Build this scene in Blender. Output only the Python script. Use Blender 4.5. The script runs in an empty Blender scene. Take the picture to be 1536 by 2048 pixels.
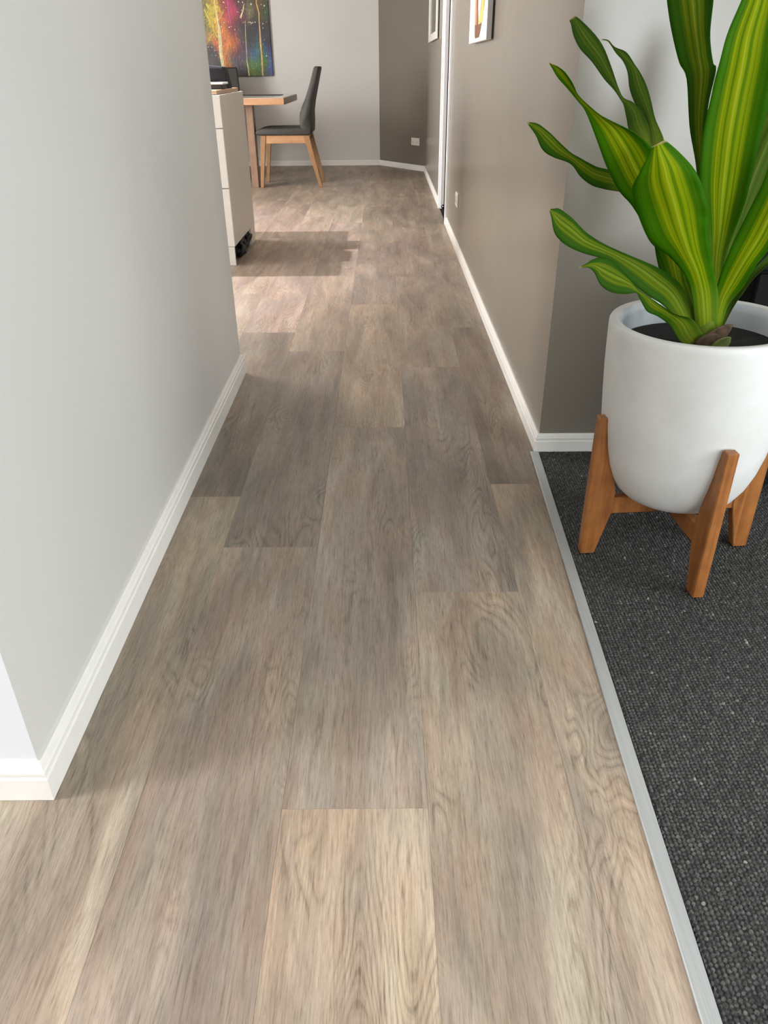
import bpy, bmesh, math, random
import numpy as np
from mathutils import Vector, Matrix

random.seed(7)
S = bpy.context.scene
COL = S.collection

# ------------------------------------------------------------------ camera
cam_d = bpy.data.cameras.new('camera')
cam = bpy.data.objects.new('camera', cam_d)
COL.objects.link(cam)
RX = Vector((0.99997, -0.00099, -0.00776)).normalized()
FW = Vector((-0.00308, 0.86181, -0.50722)).normalized()
UP = RX.cross(FW).normalized()
RX = FW.cross(UP).normalized()
cam.matrix_world = Matrix(((RX.x, UP.x, -FW.x, 0), (RX.y, UP.y, -FW.y, 0), (RX.z, UP.z, -FW.z, 1.0), (0, 0, 0, 1)))
cam_d.sensor_fit = 'VERTICAL'
cam_d.sensor_height = 36.0
cam_d.lens = 36.0 * 1508.24 / 2048.0
cam_d.clip_start = 0.02
S.camera = cam

# ------------------------------------------------------------------ world, daylight through the windows, exposure
world = bpy.data.worlds.new('world')
S.world = world
world.use_nodes = True
world.node_tree.nodes['Background'].inputs[0].default_value = (0.80, 0.90, 1.0, 1)
world.node_tree.nodes['Background'].inputs[1].default_value = 0.6

def area(name, loc, direction, sx, sy, power, color):
    d = bpy.data.lights.new(name, 'AREA')
    d.shape = 'RECTANGLE'; d.size = sx; d.size_y = sy; d.energy = power; d.color = color
    o = bpy.data.objects.new(name, d); COL.objects.link(o)
    o.location = loc
    o.rotation_euler = Vector(direction).to_track_quat('-Z', 'Y').to_euler()
    return o
area('daylight_right', (2.56, 0.35, 1.05), (-1, 0, 0), 1.3, 1.5, 56, (0.93, 0.985, 1.0))
area('daylight_right_rear', (2.56, -1.65, 0.95), (-1, 0, 0), 1.4, 1.6, 34, (0.93, 0.985, 1.0))
area('daylight_rear', (1.95, -2.56, 0.95), (0, 1, 0), 1.1, 1.6, 60, (0.93, 0.985, 1.0))
area('daylight_left', (-3.16, 0.24, 1.12), (1, 0, 0), 0.66, 1.9, 150, (1.0, 0.975, 0.985))
area('daylight_kitchen', (-3.96, 5.3, 1.28), (1, 0, 0), 2.6, 1.66, 320, (1.0, 0.975, 0.965))

S.view_settings.view_transform = 'Standard'
S.view_settings.look = 'None'
S.view_settings.gamma = 1.0
S.view_settings.use_curve_mapping = False
S.view_settings.exposure = 0.0

# ------------------------------------------------------------------ materials
def s2l(c):
    return tuple(((v / 255.0) / 12.92) if v / 255.0 <= 0.04045 else (((v / 255.0) + 0.055) / 1.055) ** 2.4 for v in c)

class NT:
    """small wrapper for building node trees"""
    def __init__(self, name):
        self.m = bpy.data.materials.new(name); self.m.use_nodes = True
        self.t = self.m.node_tree; self.b = self.t.nodes['Principled BSDF']
    def n(self, typ, **kw):
        nd = self.t.nodes.new(typ)
        for k, v in kw.items(): setattr(nd, k, v)
        return nd
    def l(self, a, b): self.t.links.new(a, b)
    def val(self, sock, v):
        if hasattr(v, 'is_output'): self.l(v, sock)
        else: sock.default_value = v
    def math(self, op, a, b=0.0, c=0.0):
        nd = self.n('ShaderNodeMath', operation=op)
        self.val(nd.inputs[0], a); self.val(nd.inputs[1], b); self.val(nd.inputs[2], c)
        return nd.outputs[0]
    def mix(self, f, a, b, mode='MIX'):
        nd = self.n('ShaderNodeMix', data_type='RGBA', blend_type=mode)
        self.val(nd.inputs[0], f)
        for s, v in ((nd.inputs[6], a), (nd.inputs[7], b)):
            if hasattr(v, 'is_output'): self.l(v, s)
            else: s.default_value = tuple(v)[:3] + (1,)
        return nd.outputs[2]
    def ramp(self, f, stops, interp='LINEAR'):
        nd = self.n('ShaderNodeValToRGB'); e = nd.color_ramp.elements
        nd.color_ramp.interpolation = interp
        while len(e) < len(stops): e.new(0.5)
        for el, (p, c) in zip(e, stops):
            el.position = p; el.color = (c[0], c[1], c[2], 1) if hasattr(c, '__len__') else (c, c, c, 1)
        self.l(f, nd.inputs[0]); return nd.outputs[0]
    def noise(self, vec, scale, detail=4, rough=0.55, dist=0.0):
        nd = self.n('ShaderNodeTexNoise')
        nd.inputs['Scale'].default_value = scale; nd.inputs['Detail'].default_value = detail
        nd.inputs['Roughness'].default_value = rough; nd.inputs['Distortion'].default_value = dist
        if vec is not None: self.l(vec, nd.inputs['Vector'])
        return nd.outputs['Fac']
    def coord(self, kind='Object'):
        return self.n('ShaderNodeTexCoord').outputs[kind]
    def scale(self, vec, s, add=None):
        nd = self.n('ShaderNodeVectorMath', operation='MULTIPLY'); self.l(vec, nd.inputs[0]); nd.inputs[1].default_value = s
        o = nd.outputs[0]
        if add is not None:
            n2 = self.n('ShaderNodeVectorMath', operation='ADD'); self.l(o, n2.inputs[0]); self.l(add, n2.inputs[1]); o = n2.outputs[0]
        return o
    def bump(self, h, strength=0.2, dist=0.001):
        nd = self.n('ShaderNodeBump'); nd.inputs['Strength'].default_value = strength; nd.inputs['Distance'].default_value = dist
        self.l(h, nd.inputs['Height']); self.l(nd.outputs[0], self.b.inputs['Normal'])
    def set(self, color=None, rough=None, metal=None, spec=None):
        if color is not None:
            if hasattr(color, 'is_output'): self.l(color, self.b.inputs['Base Color'])
            else: self.b.inputs['Base Color'].default_value = tuple(color)[:3] + (1,)
        if rough is not None: self.val(self.b.inputs['Roughness'], rough)
        if metal is not None: self.b.inputs['Metallic'].default_value = metal
        if spec is not None: self.b.inputs['Specular IOR Level'].default_value = spec
        return self.m

def plain(name, color, rough=0.5, metal=0.0, spec=0.5, var=0.06, vscale=30.0, bump=0.0):
    t = NT(name); co = t.coord('Object')
    f = t.noise(co, vscale, 3)
    lo = tuple(c * (1 - var) for c in color); hi = tuple(min(1, c * (1 + var)) for c in color)
    col = t.ramp(f, [(0.3, lo), (0.7, hi)])
    if bump: t.bump(t.noise(co, vscale * 8, 2), bump, 0.001)
    return t.set(col, rough, metal, spec)

def wall_paint(name, color, rough, spec=0.5):
    t = NT(name); co = t.coord('Object')
    big = t.noise(co, 1.3, 2)
    col = t.ramp(big, [(0.3, tuple(c * 0.97 for c in color)), (0.7, tuple(min(1, c * 1.03) for c in color))])
    t.bump(t.noise(co, 260.0, 2), 0.05, 0.0006)
    return t.set(col, rough, 0.0, spec)

M = {}
M['paint_light'] = wall_paint('pale_wall_paint', (0.56, 0.55, 0.525), 0.45)
M['paint_white'] = wall_paint('white_wall_paint', (0.64, 0.65, 0.68), 0.45)
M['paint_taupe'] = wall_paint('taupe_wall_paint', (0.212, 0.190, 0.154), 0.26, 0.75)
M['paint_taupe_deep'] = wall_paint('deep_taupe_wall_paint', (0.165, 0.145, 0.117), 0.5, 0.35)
M['ceiling'] = wall_paint('ceiling_paint', (0.80, 0.79, 0.77), 0.8)
M['trim'] = plain('gloss_trim_paint', (0.74, 0.72, 0.68), 0.32, var=0.02)
M['trim_white'] = plain('white_gloss_paint', (0.84, 0.84, 0.84), 0.3, var=0.02)
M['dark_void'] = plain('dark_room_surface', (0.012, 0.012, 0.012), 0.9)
M['screed'] = plain('screed', (0.05, 0.045, 0.04), 0.9)
M['white_laminate'] = plain('white_laminate', (0.80, 0.79, 0.76), 0.35, var=0.02)
M['panel_laminate'] = plain('warm_white_panel', (0.62, 0.59, 0.54), 0.4, var=0.02)
M['black'] = plain('black_plastic', (0.012, 0.012, 0.014), 0.45)
M['black_fabric'] = plain('black_fabric', (0.010, 0.010, 0.013), 0.8, bump=0.3, vscale=60)
M['sideboard_black'] = plain('black_sideboard', (0.006, 0.0057, 0.0055), 0.8, spec=0.15)
M['plate'] = plain('white_plastic_plate', (0.75, 0.72, 0.66), 0.35, var=0.01)
M['paper'] = plain('paper_white', (0.85, 0.86, 0.88), 0.6, var=0.02)
M['steel'] = plain('steel', (0.6, 0.6, 0.6), 0.3, 1.0)
M['soil'] = plain('black_potting_soil', (0.008, 0.007, 0.006), 0.95, var=0.5, vscale=120, bump=0.8)
M['canvas_white'] = plain('white_canvas', (0.76, 0.73, 0.69), 0.7, var=0.03, vscale=80)
M['canvas_edge'] = plain('grey_canvas_edge', (0.52, 0.50, 0.50), 0.7, var=0.03)

def alu():
    t = NT('brushed_aluminium'); co = t.scale(t.coord('Object'), (400, 3, 400))
    f = t.noise(co, 1.0, 2)
    return t.set(t.ramp(f, [(0.2, (0.36, 0.37, 0.36)), (0.8, (0.46, 0.47, 0.46))]), 0.5, 0.35)
M['alu'] = alu()

def pot_mat():
    t = NT('white_concrete_glaze'); co = t.coord('Object')
    f = t.noise(co, 14, 5, 0.6); g = t.noise(co, 120, 3)
    col = t.mix(t.ramp(f, [(0.35, 0.0), (0.75, 1.0)]), (0.60, 0.595, 0.57), (0.66, 0.66, 0.645))
    t.bump(t.math('ADD', g, t.math('MULTIPLY', f, 0.6)), 0.06, 0.001)
    return t.set(col, 0.5, 0, 0.4)
M['pot'] = pot_mat()
M['pot_inner'] = plain('glossy_white_inside', (0.66, 0.69, 0.72), 0.16, var=0.03, vscale=8)

def wood(name, dark, light, axis=2, scale=1.0, rough=0.4):
    t = NT(name); co = t.coord('Object')
    sc = [70 * scale, 70 * scale, 70 * scale]; sc[axis] = 4 * scale
    rnd = t.n('ShaderNodeObjectInfo').outputs['Random']
    off = t.n('ShaderNodeCombineXYZ'); t.l(t.math('MULTIPLY', rnd, 31.0), off.inputs[0]); t.l(t.math('MULTIPLY', rnd, 17.0), off.inputs[1])
    v = t.scale(co, tuple(sc), off.outputs[0])
    f = t.noise(v, 1.0, 4, 0.6, 0.8); g = t.noise(co, 22 * scale, 4, 0.6)
    fac = t.math('ADD', t.math('MULTIPLY', f, 0.6), t.math('MULTIPLY', g, 0.4))
    col = t.ramp(fac, [(0.32, dark), (0.68, light)])
    return t.set(col, rough, 0, 0.45)
M['stand_wood'] = wood('orange_oiled_wood', (0.17, 0.055, 0.012), (0.40, 0.155, 0.040))
M['oak_x'] = wood('oak_along_x', (0.34, 0.175, 0.085), (0.48, 0.27, 0.14), 0, 0.6)
M['oak_z'] = wood('oak_upright', (0.22, 0.115, 0.050), (0.34, 0.185, 0.085), 2, 0.6)
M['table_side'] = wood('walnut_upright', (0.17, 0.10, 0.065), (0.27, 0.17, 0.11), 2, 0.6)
M['bench_wood'] = wood('pale_timber_board', (0.42, 0.27, 0.17), (0.58, 0.40, 0.27), 0, 0.6)

def upholstery():
    t = NT('charcoal_upholstery'); co = t.coord('Object')
    f = t.noise(co, 90, 3)
    col = t.ramp(f, [(0.3, (0.030, 0.028, 0.025)), (0.7, (0.052, 0.049, 0.044))])
    t.bump(t.noise(co, 400, 2), 0.15, 0.001)
    return t.set(col, 0.62, 0, 0.4)
M['charcoal'] = upholstery()

def plank_mat():
    """printed grey-oak vinyl: soft tone patches, fine short pores, cathedral figure; each plank picks its own patch"""
    t = NT('grey_oak_plank'); co = t.coord('Object')
    info = t.n('ShaderNodeObjectInfo'); rnd = info.outputs['Random']
    off = t.n('ShaderNodeCombineXYZ')
    t.l(t.math('MULTIPLY', rnd, 57.0), off.inputs[0]); t.l(t.math('MULTIPLY', rnd, 91.0), off.inputs[1]); t.l(t.math('MULTIPLY', rnd, 23.0), off.inputs[2])
    o = off.outputs[0]
    V = lambda x, y: t.scale(co, (x, y, 1.0), o)
    band = t.noise(V(11.0, 2.0), 1.0, 4, 0.55, 0.5)
    base = t.ramp(band, [(0.28, (0.190, 0.165, 0.140)), (0.42, (0.250, 0.213, 0.178)), (0.55, (0.300, 0.256, 0.211)), (0.70, (0.375, 0.328, 0.270))])
    hue = t.noise(V(9.0, 2.4), 1.7, 3, 0.5)
    base = t.mix(t.ramp(hue, [(0.40, 0.0), (0.64, 1.0)]), base, t.mix(1.0, base, (1.06, 0.97, 0.92), 'MULTIPLY'))
    hue2 = t.noise(V(9.0, 2.0), 2.6, 3, 0.5)
    base = t.mix(t.ramp(hue2, [(0.5, 0.0), (0.72, 0.8)]), base, t.mix(1.0, base, (0.92, 0.98, 0.93), 'MULTIPLY'))
    # pores: fine short dark and pale ticks
    st = t.noise(V(300.0, 16.0), 1.0, 5, 0.72, 0.5)
    pore = t.noise(V(620.0, 34.0), 1.0, 3, 0.7, 0.3)
    # cathedral figure: contour lines of a stretched field, only in patches
    field = t.noise(V(8.0, 1.9), 1.0, 2, 0.42, 0.5)
    wob = t.noise(V(120.0, 22.0), 1.0, 4, 0.7)
    ring = t.math('SINE', t.math('ADD', t.math('MULTIPLY', field, 165.0), t.math('MULTIPLY', wob, 3.2)))
    patch = t.ramp(t.noise(V(6.5, 2.2), 1.3, 2), [(0.51, 0.0), (0.66, 1.0)])
    dark = t.math('MULTIPLY', t.math('MULTIPLY', t.ramp(ring, [(0.48, 0.0), (0.95, 1.0)]), patch), t.ramp(st, [(0.32, 1.0), (0.62, 0.35)]))
    pale = t.math('MULTIPLY', t.math('MULTIPLY', t.ramp(t.math('MULTIPLY', ring, -1.0), [(0.55, 0.0), (1.0, 1.0)]), patch), 0.45)
    base = t.mix(t.math('MULTIPLY', dark, 0.75), base, t.mix(1.0, base, (0.52, 0.48, 0.43), 'MULTIPLY'))
    base = t.mix(pale, base, t.mix(1.0, base, (1.28, 1.26, 1.22), 'MULTIPLY'))
    base = t.mix(0.80, base, t.mix(1.0, base, t.ramp(st, [(0.30, (0.60, 0.57, 0.54)), (0.48, (1.0, 1.0, 1.0)), (0.70, (1.22, 1.22, 1.20))]), 'MULTIPLY'))
    base = t.mix(0.60, base, t.mix(1.0, base, t.ramp(pore, [(0.32, (0.62, 0.59, 0.56)), (0.46, (1.0, 1.0, 1.0)), (0.68, (1.15, 1.15, 1.13))]), 'MULTIPLY'))
    st2 = t.noise(V(64.0, 4.0), 1.0, 4, 0.62, 0.8)
    base = t.mix(0.6, base, t.mix(1.0, base, t.ramp(st2, [(0.30, (0.74, 0.71, 0.68)), (0.50, (1.0, 1.0, 1.0)), (0.70, (1.15, 1.15, 1.13))]), 'MULTIPLY'))
    base = t.mix(1.0, base, info.outputs['Color'], 'MULTIPLY')
    h = t.math('ADD', t.math('MULTIPLY', st, 0.6), t.math('MULTIPLY', dark, -0.4))
    t.bump(h, 0.10, 0.001)
    rough = t.math('ADD', 0.40, t.math('MULTIPLY', st, 0.12))
    return t.set(base, rough, 0, 0.42)
M['plank'] = plank_mat()

def carpet_mat():
    t = NT('charcoal_loop_carpet')
    a = t.n('ShaderNodeAttribute'); a.attribute_name = 'yarn'
    co = t.coord('Object')
    far = t.ramp(t.noise(co, 220, 2), [(0.35, (0.55, 0.55, 0.55)), (0.65, (1.3, 1.3, 1.3))])
    col = t.mix(1.0, a.outputs['Color'], far, 'MULTIPLY')
    t.bump(t.noise(co, 900, 2), 0.4, 0.001)
    return t.set(col, 0.95, 0, 0.15)
M['carpet'] = carpet_mat()

def leaf_mat(name, margin, stripe, amount):
    t = NT(name); uv = t.coord('UV')
    sep = t.n('ShaderNodeSeparateXYZ'); t.l(uv, sep.inputs[0]); u, v = sep.outputs[0], sep.outputs[1]
    wob = t.noise(t.scale(uv, (3.0, 1.5, 1)), 1.0, 2)
    uu = t.math('ADD', u, t.math('MULTIPLY', t.math('SUBTRACT', wob, 0.5), 0.10))
    dist = t.math('ABSOLUTE', t.math('SUBTRACT', uu, 0.5))
    centre = t.ramp(dist, [(0.0, 1.0), (0.20, 0.95), (0.29, 0.12), (0.5, 0.0)])
    fine = t.noise(t.scale(uv, (42.0, 0.9, 1)), 1.0, 3, 0.6)
    mid = t.noise(t.scale(uv, (11.0, 0.4, 1), t.scale(t.n('ShaderNodeObjectInfo').outputs['Location'], (0, 0, 0))), 1.0, 2, 0.5)
    lines = t.ramp(mid, [(0.40, 0.25), (0.56, 1.0)])
    fac = t.math('MULTIPLY', t.math('MULTIPLY', centre, lines), amount)
    col = t.mix(fac, margin, stripe)
    col = t.mix(0.5, col, t.mix(1.0, col, t.ramp(fine, [(0.3, (0.7, 0.72, 0.6)), (0.7, (1.25, 1.2, 1.2))]), 'MULTIPLY'))
    rib = t.ramp(dist, [(0.0, 1.0), (0.022, 0.0)])
    col = t.mix(t.math('MULTIPLY', rib, 0.55), col, tuple(min(1, c * 1.25 + 0.05) for c in stripe))
    # paler sheath at the base, dry tip
    col = t.mix(t.ramp(v, [(0.0, 0.55), (0.10, 0.25), (0.20, 0.0)]), col, (0.22, 0.30, 0.03))
    col = t.mix(t.ramp(v, [(0.965, 0.0), (0.988, 0.85)]), col, (0.45, 0.33, 0.16))
    t.set(col, 0.5, 0, 0.03)
    t.bump(t.math('ADD', fine, mid), 0.12, 0.001)
    tr = t.n('ShaderNodeBsdfTranslucent'); t.l(t.mix(1.0, col, (1.15, 1.2, 0.5), 'MULTIPLY'), tr.inputs[0])
    mx = t.n('ShaderNodeMixShader'); mx.inputs[0].default_value = 0.2
    out = t.t.nodes['Material Output']
    t.l(t.b.outputs[0], mx.inputs[1]); t.l(tr.outputs[0], mx.inputs[2]); t.l(mx.outputs[0], out.inputs[0])
    return t.m
M['leaf_a'] = leaf_mat('leaf_bright_stripe', (0.026, 0.115, 0.001), (0.27, 0.34, 0.004), 1.0)
M['leaf_b'] = leaf_mat('leaf_mid_green', (0.017, 0.068, 0.002), (0.14, 0.18, 0.005), 0.9)
M['leaf_c'] = leaf_mat('leaf_dull_underside', (0.030, 0.072, 0.008), (0.10, 0.15, 0.012), 0.7)
M['leaf_d'] = leaf_mat('leaf_pale_underside', (0.045, 0.12, 0.045), (0.10, 0.19, 0.05), 0.35)
M['dry_leaf'] = plain('dry_brown_sheath', (0.075, 0.045, 0.022), 0.8, var=0.5, vscale=60)
M['stub_green'] = plain('green_stub', (0.10, 0.13, 0.02), 0.6, var=0.3, vscale=60)

def painting_mat():
    t = NT('acrylic_painting')
    a = t.n('ShaderNodeAttribute'); a.attribute_name = 'pigment'
    co = t.coord('Object')
    stv = t.noise(t.scale(co, (60, 1, 9)), 1.0, 4, 0.7, 1.0)
    f = t.ramp(stv, [(0.30, (0.35, 0.35, 0.38)), (0.52, (1.0, 1.0, 1.0)), (0.74, (1.9, 1.8, 1.6))])
    col = t.mix(1.0, a.outputs['Color'], f, 'MULTIPLY')
    sp = t.noise(t.scale(co, (55, 1, 55)), 1.0, 1, 0.4)
    col = t.mix(t.ramp(sp, [(0.715, 0.0), (0.74, 0.8)]), col, (0.8, 0.72, 0.55))
    return t.set(col, 0.35, 0, 0.5)
M['painting'] = painting_mat()
M['cream'] = plain('cream_paint', (0.62, 0.55, 0.27), 0.4, var=0.25, vscale=40)
M['ochre'] = plain('ochre_paint', (0.50, 0.31, 0.10), 0.4, var=0.3, vscale=40)
M['lemon'] = plain('lemon_paint', (0.52, 0.42, 0.03), 0.4, var=0.3, vscale=40)
M['white_paint'] = plain('white_splatter', (0.72, 0.70, 0.66), 0.4)
M['pink_paint'] = plain('pink_paint', (0.40, 0.05, 0.14), 0.4, var=0.3, vscale=40)
M['brown_ink'] = plain('brown_ink', (0.16, 0.065, 0.028), 0.5, var=0.5, vscale=30)
M['amber_ink'] = plain('amber_ink', (0.50, 0.22, 0.10), 0.5, var=0.35, vscale=30)
M['gold_ink'] = plain('gold_ink', (0.70, 0.48, 0.13), 0.5, var=0.3, vscale=30)
M['mirror_frame'] = plain('pale_silver_frame', (0.78, 0.77, 0.70), 0.25, 0.2)
def glass_print():
    t = NT('framed_print_glass')
    return t.set((0.14, 0.14, 0.12), 0.12, 0.0, 0.6)
M['print'] = glass_print()

# ------------------------------------------------------------------ geometry helpers
def link(name, bm, mat, parent=None, smooth=False):
    me = bpy.data.meshes.new(name)
    bmesh.ops.recalc_face_normals(bm, faces=bm.faces[:])
    bm.to_mesh(me); bm.free()
    for m in (mat if isinstance(mat, (list, tuple)) else [mat]): me.materials.append(m)
    if smooth:
        for p in me.polygons: p.use_smooth = True
    o = bpy.data.objects.new(name, me); COL.objects.link(o)
    if parent is not None: o.parent = parent
    return o

def tag(o, label, cat, group=None, kind=None):
    if label: o['label'] = label
    if cat: o['category'] = cat
    if group: o['group'] = group
    if kind: o['kind'] = kind
    return o

def thing(name, label, cat, loc=(0, 0, 0), rz=0.0, group=None):
    o = bpy.data.objects.new(name, None); COL.objects.link(o)
    o.empty_display_size = 0.1
    o.location = loc; o.rotation_euler = (0, 0, rz)
    return tag(o, label, cat, group)

def struct(o):
    o['kind'] = 'structure'; return o

def box(bm, x0, x1, y0, y1, z0, z1, bev=0.0, seg=1):
    vs = [bm.verts.new(p) for p in ((x0, y0, z0), (x1, y0, z0), (x1, y1, z0), (x0, y1, z0), (x0, y0, z1), (x1, y0, z1), (x1, y1, z1), (x0, y1, z1))]
    fs = [bm.faces.new([vs[i] for i in q]) for q in ((0, 3, 2, 1), (4, 5, 6, 7), (0, 1, 5, 4), (1, 2, 6, 5), (2, 3, 7, 6), (3, 0, 4, 7))]
    if bev:
        es = list({e for f in fs for e in f.edges})
        bmesh.ops.bevel(bm, geom=es, offset=bev, segments=seg, affect='EDGES', profile=0.5)
    return bm

def boxo(name, b, mat, parent=None, bev=0.0, seg=1):
    bm = bmesh.new(); box(bm, *b, bev, seg); return link(name, bm, mat, parent)

def prism(bm, pts, h0, h1, bev=0.0, axis='z', seg=1):
    """extrude a closed outline; axis z: pts=(x,y); axis y: pts=(x,z); axis x: pts=(y,z)"""
    def P(p, h):
        return {'z': (p[0], p[1], h), 'y': (p[0], h, p[1]), 'x': (h, p[0], p[1])}[axis]
    a = [bm.verts.new(P(p, h0)) for p in pts]; b = [bm.verts.new(P(p, h1)) for p in pts]
    n = len(pts); fs = [bm.faces.new(a[::-1]), bm.faces.new(b)]
    for i in range(n): fs.append(bm.faces.new((a[i], a[(i + 1) % n], b[(i + 1) % n], b[i])))
    if bev:
        bmesh.ops.bevel(bm, geom=list({e for f in fs for e in f.edges}), offset=bev, segments=seg, affect='EDGES', profile=0.5)
    return bm

def prismo(name, pts, h0, h1, mat, parent=None, bev=0.0, axis='z', seg=1):
    bm = bmesh.new(); prism(bm, pts, h0, h1, bev, axis, seg); return link(name, bm, mat, parent)

def sweep(name, path, profile, mat, parent=None):
    """skirting: profile (d outwards, z) swept along a floor polyline; the room lies on the left of the path's direction"""
    bm = bmesh.new(); n = len(path); rings = []
    for i, p in enumerate(path):
        p = Vector((p[0], p[1]))
        ds = []
        if i > 0: ds.append((p - Vector(path[i - 1])).normalized())
        if i < n - 1: ds.append((Vector(path[i + 1]) - p).normalized())
        ns = [Vector((-d.y, d.x)) for d in ds]
        if len(ns) == 1: m = ns[0]
        else:
            m = (ns[0] + ns[1]); m = m / max(1e-6, m.dot(ns[0]))
        rings.append([bm.verts.new((p.x + m.x * d, p.y + m.y * d, z)) for d, z in profile])
    k = len(profile)
    for a, b in zip(rings, rings[1:]):
        for j in range(k):
            bm.faces.new((a[j], a[(j + 1) % k], b[(j + 1) % k], b[j]))
    bm.faces.new(rings[0]); bm.faces.new(rings[-1][::-1])
    return struct(link(name, bm, mat, parent))

def skirt_profile(h, d):
    return [(0, 0.0005), (d, 0.0005), (d, 0.60 * h), (d * 0.80, 0.64 * h), (d * 0.80, 0.70 * h), (d * 0.92, 0.73 * h), (d * 0.92, 0.80 * h), (d * 0.66, 0.84 * h),
            (d * 0.66, 0.88 * h), (d * 0.50, 0.96 * h), (d * 0.30, h), (0, h)]

def lathe(bm, prof, seg=64, mat=0, cap=False):
    rings = []
    for r, z in prof:
        if r < 1e-5: rings.append([bm.verts.new((0, 0, z))])
        else: rings.append([bm.verts.new((r * math.cos(2 * math.pi * i / seg), r * math.sin(2 * math.pi * i / seg), z)) for i in range(seg)])
    for a, b in zip(rings, rings[1:]):
        for i in range(seg):
            j = (i + 1) % seg
            if len(a) == 1 and len(b) == 1: continue
            if len(a) == 1: f = bm.faces.new((a[0], b[i], b[j]))
            elif len(b) == 1: f = bm.faces.new((a[i], a[j], b[0]))
            else: f = bm.faces.new((a[i], a[j], b[j], b[i]))
            f.material_index = mat

def copy_tree(o):
    c = o.copy(); COL.objects.link(c)
    for ch in list(o.children):
        d = ch.copy(); COL.objects.link(d); d.parent = c
        for g in list(ch.children):
            e = g.copy(); COL.objects.link(e); e.parent = d
    return c

# ================================================================== THE SETTING
H = 2.4
WX = 0.459            # corridor face of the right wall
AY = 2.062            # alcove wall face
# ---- floor base and planks
floor = struct(boxo('floor', (-4.1, 2.7, -2.7, 10.1, -0.12, -0.007), M['screed']))

def strip_x(y): return 0.434 - (2.038 - y) * 0.0364
W = 0.22895; X0 = 0.0620; LEN = 1.488; GAP = 0.0001
KNOWN = {0: [0.783, 2.239, 3.712, 5.218, 6.739], 1: [1.348, 2.803, 4.284, 5.781], 2: [0.36, 1.848, 3.316, 4.790, 6.267],
         -1: [1.535, 3.003, 4.501, 5.990], -2: [0.30, 1.788, 3.264, 4.777, 6.270], -3: [0.94, 2.43, 3.931, 5.42]}
TONE = {(0, 0): (1.22, 1.16, 1.07), (0, 1): (0.92, 0.90, 0.90), (0, 2): (0.96, 0.92, 0.86), (0, 3): (0.86, 0.84, 0.84),
        (1, 0): (1.10, 1.06, 1.00), (1, 1): (0.80, 0.80, 0.82), (1, 2): (0.88, 0.86, 0.84), (2, 0): (1.28, 1.25, 1.15), (2, 1): (1.12, 1.08, 1.02), (2, 2): (0.74, 0.71, 0.68),
        (-1, 0): (0.92, 0.88, 0.86), (-1, 1): (0.74, 0.73, 0.74), (-1, 2): (0.98, 0.94, 0.90), (-2, 0): (1.12, 1.07, 1.03), (-2, 1): (1.0, 0.98, 0.92), (-2, 2): (0.74, 0.73, 0.72)}
plank_mesh = None
def plank_rect_mesh(w, l, key={}):
    k = (round(w, 4), round(l, 4))
    if k in key: return key[k]
    bm = bmesh.new(); x, y, c = w / 2, l / 2, 0.0003
    rings = [[bm.verts.new(p) for p in ((-a, -b, z), (a, -b, z), (a, b, z), (-a, b, z))] for a, b, z in ((x, y, -0.006), (x, y, -c), (x - c, y - c, 0.0))]
    for r0, r1 in zip(rings, rings[1:]):
        for i in range(4): bm.faces.new((r0[i], r0[(i + 1) % 4], r1[(i + 1) % 4], r1[i]))
    bm.faces.new(rings[2]); bm.faces.new(rings[0][::-1])
    me = bpy.data.meshes.new('plank'); bm.to_mesh(me); bm.free(); me.materials.append(M['plank'])
    key[k] = me; return me

def plank_cut_mesh(xl, y0, y1, cx, cy):
    """plank trimmed to the metal strip / under the right skirting"""
    ys = [y0] + [v for v in (2.0385, 2.0415) if y0 < v < y1] + [y1]
    right = [((strip_x(v) - 0.0004) if v < 2.04 else WX - 0.002, v) for v in ys]
    pts = [(xl, y1), (xl, y0)] + right
    bm = bmesh.new(); prism(bm, [(a - cx, b - cy) for a, b in pts], -0.006, 0.0)
    bmesh.ops.recalc_face_normals(bm, faces=bm.faces[:])
    me = bpy.data.meshes.new('plank'); bm.to_mesh(me); bm.free(); me.materials.append(M['plank']); return me

rp = random.Random(11)
nplank = 0
for k in range(-17, 3):
    xa, xb = X0 + (k - 1) * W, X0 + k * W
    joints = list(KNOWN.get(k, [rp.uniform(0, 1.4)]))
    n0 = 0
    while joints[0] > -2.6: joints.insert(0, joints[0] - LEN); n0 += 1
    while joints[-1] < 10.0: joints.append(joints[-1] + LEN)
    for idx, (ya, yb) in enumerate(zip(joints, joints[1:])):
        yb = min(yb, 9.97)
        if yb - ya < 0.02 or yb < -1.1: continue
        if xb < -0.66 and ya > 0.9 and yb < 2.62 and xa > -1.98: continue        # wholly under the left wall block
        if xb < -1.2 and yb < 3.2: continue
        if xb < -2.6 and yb < 4.2: continue
        cx, cy = (xa + xb) / 2, (ya + yb) / 2
        if k == 2: me = plank_cut_mesh(xa + GAP, ya + GAP, yb - GAP, cx, cy)
        else: me = plank_rect_mesh(W - 2 * GAP, (yb - ya) - 2 * GAP)
        o = bpy.data.objects.new('plank', me); COL.objects.link(o); o.parent = floor
        o.location = (cx, cy, 0)
        tn = TONE.get((k, idx - n0 + 1))
        if tn is None:
            g = rp.uniform(0.84, 1.10); tn = (g, g * rp.uniform(0.95, 0.99), g * rp.uniform(0.91, 0.97))
        o.color = tn + (1,)
        nplank += 1

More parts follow.
